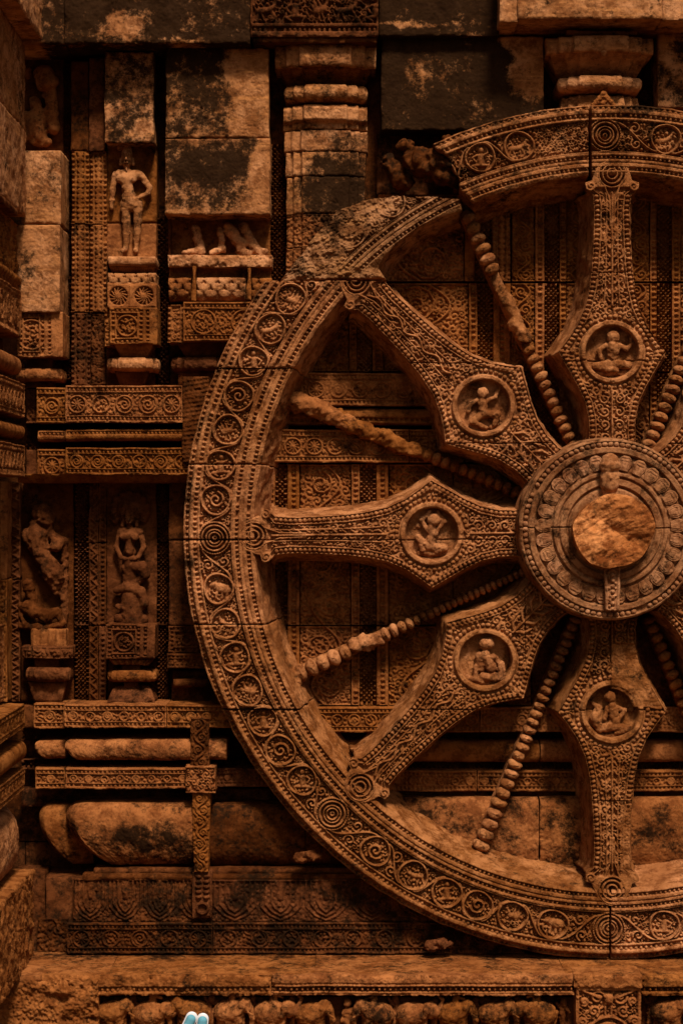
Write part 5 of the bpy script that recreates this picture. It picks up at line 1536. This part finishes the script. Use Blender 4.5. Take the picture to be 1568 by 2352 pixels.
wb(245, 1106, 360, 1434, -176, mat=M_DARK, step=3, rough=2)
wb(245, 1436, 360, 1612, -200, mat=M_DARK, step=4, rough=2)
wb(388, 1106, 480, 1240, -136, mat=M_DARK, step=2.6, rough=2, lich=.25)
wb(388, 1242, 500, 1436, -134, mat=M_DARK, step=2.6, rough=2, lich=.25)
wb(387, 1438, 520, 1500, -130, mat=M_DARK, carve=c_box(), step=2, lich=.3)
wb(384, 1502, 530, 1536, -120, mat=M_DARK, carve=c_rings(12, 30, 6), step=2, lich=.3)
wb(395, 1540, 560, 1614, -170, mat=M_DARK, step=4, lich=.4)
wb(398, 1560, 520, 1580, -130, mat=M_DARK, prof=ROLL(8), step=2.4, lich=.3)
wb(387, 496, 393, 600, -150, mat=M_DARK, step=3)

# ================================================================== STATUES
g_s = 'statues standing in the wall niches'
SX, SY = 303.0, 460.0
def L3(x, y, z): return (x - SX, SY - y, z)
stt = thing('standing_statue', 'slender standing stone statue with one hand at its hip, on the fan medallion pedestal', 'statue', SX, 588, -120, g_s)
sculpt('body', stt, [
  (L3(293, 372, 22), L3(294, 362, 20), 12.5, 14.5), (L3(294, 390, 17), L3(293, 382, 18), 7, 7),
  (L3(274, 402, 15), L3(318, 402, 15), 12, 12), (L3(292, 412, 18), L3(294, 432, 18), 17, 13.5), (L3(280, 412, 20), L3(306, 412, 20), 11, 11),
  (L3(294, 432, 17), L3(298, 450, 16), 13.5, 14), (L3(298, 455, 16), L3(304, 472, 16), 17, 19), (L3(290, 470, 15), L3(318, 470, 15), 13, 13),
  (L3(290, 478, 16), L3(292, 512, 18), 13, 9.5), (L3(292, 512, 18), L3(292, 540, 16), 9.5, 9), (L3(292, 540, 16), L3(290, 574, 15), 9, 5.5), (L3(290, 578, 15), L3(283, 584, 26), 5.5, 5),
  (L3(318, 478, 16), L3(319, 512, 18), 13, 9.5), (L3(319, 512, 18), L3(317, 540, 17), 9.5, 9), (L3(317, 540, 17), L3(315, 574, 16), 9, 5.5), (L3(315, 578, 16), L3(315, 584, 28), 5.5, 5.5),
  (L3(266, 403, 14), L3(259, 436, 14), 8.5, 7), (L3(259, 436, 14), L3(258, 462, 16), 7, 6), (L3(258, 462, 16), L3(257, 482, 16), 6, 4),
  (L3(326, 402, 14), L3(346, 432, 14), 8.5, 7), (L3(346, 432, 14), L3(343, 446, 18), 7, 6), (L3(343, 446, 18), L3(322, 458, 26), 6, 5), (L3(320, 459, 27), L3(314, 461, 28), 4.5, 3.5),
  (L3(288, 462, 26), L3(318, 466, 26), 4, 5)], SX, SY, -166, M_PALE, vs=1.7, noise=1.0, ks=3.5, nscale=7, back=-2, lich=.22)
sculpt('head', stt, [
  (L3(294, 368, 24), L3(294, 358, 22), 12, 13.5), (L3(294, 350, 20), L3(296, 334, 18), 13, 8), (L3(296, 334, 18), L3(297, 326, 16), 7, 4), (L3(275, 338, 12), L3(292, 338, 12), 6, 5, 1.5),
  (L3(294, 364, 37), L3(294, 369, 40), 2.0, 2.8, 1.5), (L3(288, 361, 36), L3(286, 361, 36), 2.2, 2, 1), (L3(300, 361, 36), L3(302, 361, 36), 2.2, 2, 1), (L3(290, 376, 36), L3(298, 376, 36), 1.8, 1.8, 1),
  (L3(289, 356, 36), L3(284, 357, 34), 1.4, 1.2, 1), (L3(299, 356, 36), L3(304, 357, 34), 1.4, 1.2, 1), (L3(280, 366, 22), L3(279, 378, 22), 3.4, 4, 1), (L3(308, 366, 22), L3(309, 378, 22), 3.4, 4, 1),
  (L3(293, 386, 28), L3(294, 394, 30), 2.5, 2, 2)], SX, SY, -166, M_PALE, vs=1.1, noise=.35, ks=2, nscale=5, back=-2, lich=.18, label='smiling crowned head')

ft = thing('broken_statue', 'stumps of lower legs and feet left from broken statues on the broad pedestal', 'statue', 500, 588, -110, g_s)
def L4(x, y, z): return (x - 500, 550 - y, z)
sculpt('legs', ft, [
  (L4(448, 528, 10), L4(462, 574, 20), 12, 11), (L4(462, 580, 24), L4(424, 588, 40), 11, 6), (L4(505, 528, 14), L4(513, 574, 24), 7, 9), (L4(513, 576, 24), L4(486, 588, 42), 9, 6),
  (L4(526, 522, 10), L4(556, 566, 18), 13, 15), (L4(562, 520, 10), L4(590, 574, 22), 12, 11), (L4(590, 578, 22), L4(614, 584, 34), 10, 8), (L4(610, 590, 30), L4(604, 600, 36), 8, 6),
  (L4(556, 582, 20), L4(572, 586, 26), 10, 9)], 500, 550, -160, M_PALE, vs=2, noise=2.2, ks=4, nscale=10, back=-6, lich=.14)

ng = thing('naga_statue', 'statue of a woman holding a bowl, with round hood and coiled snake body', 'statue', 300, 1434, -130, g_s)  # dark material paints the niche's deep shade onto the statue
def L5(x, y, z): return (x - 300, 1270 - y, z)
hood = []
for i in range(11):
    a_ = math.radians(-35 + i * 25); hood.append((L5(300 + 40 * math.cos(a_), 1170 - 38 * math.sin(a_), 5), L5(300 + 41 * math.cos(a_), 1168 - 40 * math.sin(a_), 7), 10, 9))
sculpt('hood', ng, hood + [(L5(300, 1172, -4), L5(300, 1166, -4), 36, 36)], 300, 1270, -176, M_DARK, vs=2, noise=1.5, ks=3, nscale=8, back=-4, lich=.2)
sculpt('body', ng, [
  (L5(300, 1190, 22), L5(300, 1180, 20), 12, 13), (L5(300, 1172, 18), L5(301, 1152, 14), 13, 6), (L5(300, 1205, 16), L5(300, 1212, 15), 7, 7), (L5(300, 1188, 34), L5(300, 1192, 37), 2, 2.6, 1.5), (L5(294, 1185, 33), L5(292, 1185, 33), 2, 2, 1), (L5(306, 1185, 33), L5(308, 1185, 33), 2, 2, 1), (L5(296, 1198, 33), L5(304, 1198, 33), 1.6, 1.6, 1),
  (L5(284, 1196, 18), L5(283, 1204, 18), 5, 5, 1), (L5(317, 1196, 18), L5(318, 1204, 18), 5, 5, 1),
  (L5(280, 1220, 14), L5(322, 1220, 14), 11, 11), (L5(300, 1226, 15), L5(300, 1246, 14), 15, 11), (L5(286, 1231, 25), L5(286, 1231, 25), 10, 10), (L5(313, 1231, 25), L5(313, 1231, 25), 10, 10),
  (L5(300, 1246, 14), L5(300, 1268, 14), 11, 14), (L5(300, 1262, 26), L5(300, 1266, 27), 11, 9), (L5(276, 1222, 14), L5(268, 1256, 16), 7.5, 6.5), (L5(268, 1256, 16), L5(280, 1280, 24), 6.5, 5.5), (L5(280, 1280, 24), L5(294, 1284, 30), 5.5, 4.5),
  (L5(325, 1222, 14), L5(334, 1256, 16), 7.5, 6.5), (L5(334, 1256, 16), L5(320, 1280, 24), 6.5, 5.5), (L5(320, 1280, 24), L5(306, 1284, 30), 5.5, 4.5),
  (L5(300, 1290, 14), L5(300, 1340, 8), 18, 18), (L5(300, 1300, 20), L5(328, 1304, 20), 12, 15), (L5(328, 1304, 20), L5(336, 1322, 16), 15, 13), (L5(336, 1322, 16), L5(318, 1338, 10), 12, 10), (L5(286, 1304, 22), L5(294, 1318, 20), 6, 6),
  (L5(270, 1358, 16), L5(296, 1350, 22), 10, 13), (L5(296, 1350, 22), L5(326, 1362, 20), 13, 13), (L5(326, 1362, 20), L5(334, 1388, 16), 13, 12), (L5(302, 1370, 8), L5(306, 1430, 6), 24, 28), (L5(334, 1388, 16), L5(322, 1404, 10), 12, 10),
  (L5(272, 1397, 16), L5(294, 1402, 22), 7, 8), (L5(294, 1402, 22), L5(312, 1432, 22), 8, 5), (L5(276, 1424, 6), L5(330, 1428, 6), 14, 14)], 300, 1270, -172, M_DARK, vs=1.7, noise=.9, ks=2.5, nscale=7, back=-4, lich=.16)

cp = thing('leaning_figure', 'large worn leaning figure with a smaller crouching one at its feet', 'statue', 104, 1446, -130, g_s)  # both figures darkened in colour to carry the shade of their niche
def L6(x, y, z): return (x - 100, 1300 - y, z)
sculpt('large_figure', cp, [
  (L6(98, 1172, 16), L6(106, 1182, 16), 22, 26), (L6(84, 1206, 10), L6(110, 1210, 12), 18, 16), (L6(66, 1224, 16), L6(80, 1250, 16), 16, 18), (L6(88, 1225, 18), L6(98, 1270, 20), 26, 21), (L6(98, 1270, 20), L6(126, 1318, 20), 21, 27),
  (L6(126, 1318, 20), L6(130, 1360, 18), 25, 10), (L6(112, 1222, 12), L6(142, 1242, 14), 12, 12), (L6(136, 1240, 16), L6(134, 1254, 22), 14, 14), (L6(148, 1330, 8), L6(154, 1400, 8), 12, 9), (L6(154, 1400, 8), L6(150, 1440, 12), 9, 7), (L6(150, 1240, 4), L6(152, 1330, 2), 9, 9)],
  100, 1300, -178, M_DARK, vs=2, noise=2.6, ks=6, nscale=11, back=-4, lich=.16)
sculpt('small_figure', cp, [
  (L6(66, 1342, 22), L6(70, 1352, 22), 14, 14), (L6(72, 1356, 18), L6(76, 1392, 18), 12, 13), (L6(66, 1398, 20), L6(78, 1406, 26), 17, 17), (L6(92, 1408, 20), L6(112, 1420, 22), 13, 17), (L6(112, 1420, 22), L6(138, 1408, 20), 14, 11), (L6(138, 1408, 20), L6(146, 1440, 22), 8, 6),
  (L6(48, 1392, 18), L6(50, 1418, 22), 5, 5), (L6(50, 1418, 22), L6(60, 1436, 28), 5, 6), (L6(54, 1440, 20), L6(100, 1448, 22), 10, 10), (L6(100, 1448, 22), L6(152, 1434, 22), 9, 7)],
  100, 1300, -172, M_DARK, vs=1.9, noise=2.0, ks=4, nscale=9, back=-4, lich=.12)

bu = thing('eroded_bust', 'headless eroded torso in the dark niche at the top left', 'statue', 98, 345, -120, g_s)
def L7(x, y, z): return (x - 95, 250 - y, z)
sculpt('torso', bu, [
  (L7(104, 172, 14), L7(112, 190, 16), 24, 26), (L7(120, 200, 16), L7(126, 300, 12), 14, 16), (L7(82, 236, 12), L7(86, 256, 14), 14, 16), (L7(60, 270, 10), L7(110, 262, 12), 12, 14), (L7(86, 290, 16), L7(88, 310, 14), 22, 24),
  (L7(62, 280, 12), L7(60, 318, 12), 9, 9), (L7(86, 328, 14), L7(112, 332, 14), 14, 12), (L7(104, 222, 18), L7(112, 226, 20), 5, 5), (L7(66, 160, 8), L7(66, 176, 8), 8, 6)], 95, 250, -190, M_WALL, vs=2.1, noise=2.4, ks=6, nscale=12, back=-6, lich=.15)

# ================================================================== A PAIR OF SHOES on the plinth
def shoe(X, Y, rot, label, cuff):
    p = 150
    sh = thing('shoe', label, 'shoe', X, Y + 64, p, 'pair of shoes on the plinth')
    out = [((0, 8, 0), (2, -50, 0), 12, 13)]
    V = []
    def body(name, r0, r1, h0, h1, z, mat, y0=-52, y1=8, open_=False):
        V, F = sdf([((0, y1, z), (0, y0, z), r1, r0)], vs=1.0, noise=0)
        V[:, 2] = z + (V[:, 2] - z) * h0
        c, s_ = math.cos(rot), math.sin(rot)
        V[:, :2] = V[:, :2] @ np.array([[c, s_], [-s_, c]])
        f = (D - p) / D
        W = np.stack([((X - CX) * f + V[:, 0]) * K, -(p + V[:, 2]) * K, ((CY - Y) * f + V[:, 1]) * K + ZC], 1)
        add(name, W, [F], mat, sh, 0.0)
    body('sole', 13.5, 13.2, .32, 0, -2, M_WHITE)
    body('upper', 11.5, 10.6, .85, 0, 2, M_TEAL, y1=4.5)
    body('toe_band', 10.4, 10.2, .92, 0, 3.2, M_WHITE, y0=-30, y1=-12)
    if cuff: body('opening', 6.5, 6.5, .9, 0, 7.5, M_BOSS, y0=-34, y1=-24)
shoe(437, 2345, -.42, 'teal and white canvas shoe tilted to the left, left one of the pair', True)
shoe(465, 2349, -.10, 'upright teal and white canvas shoe with white toe, right one of the pair', False)
print('TRIS', NTRI[0], 'objects', len(bpy.data.objects))
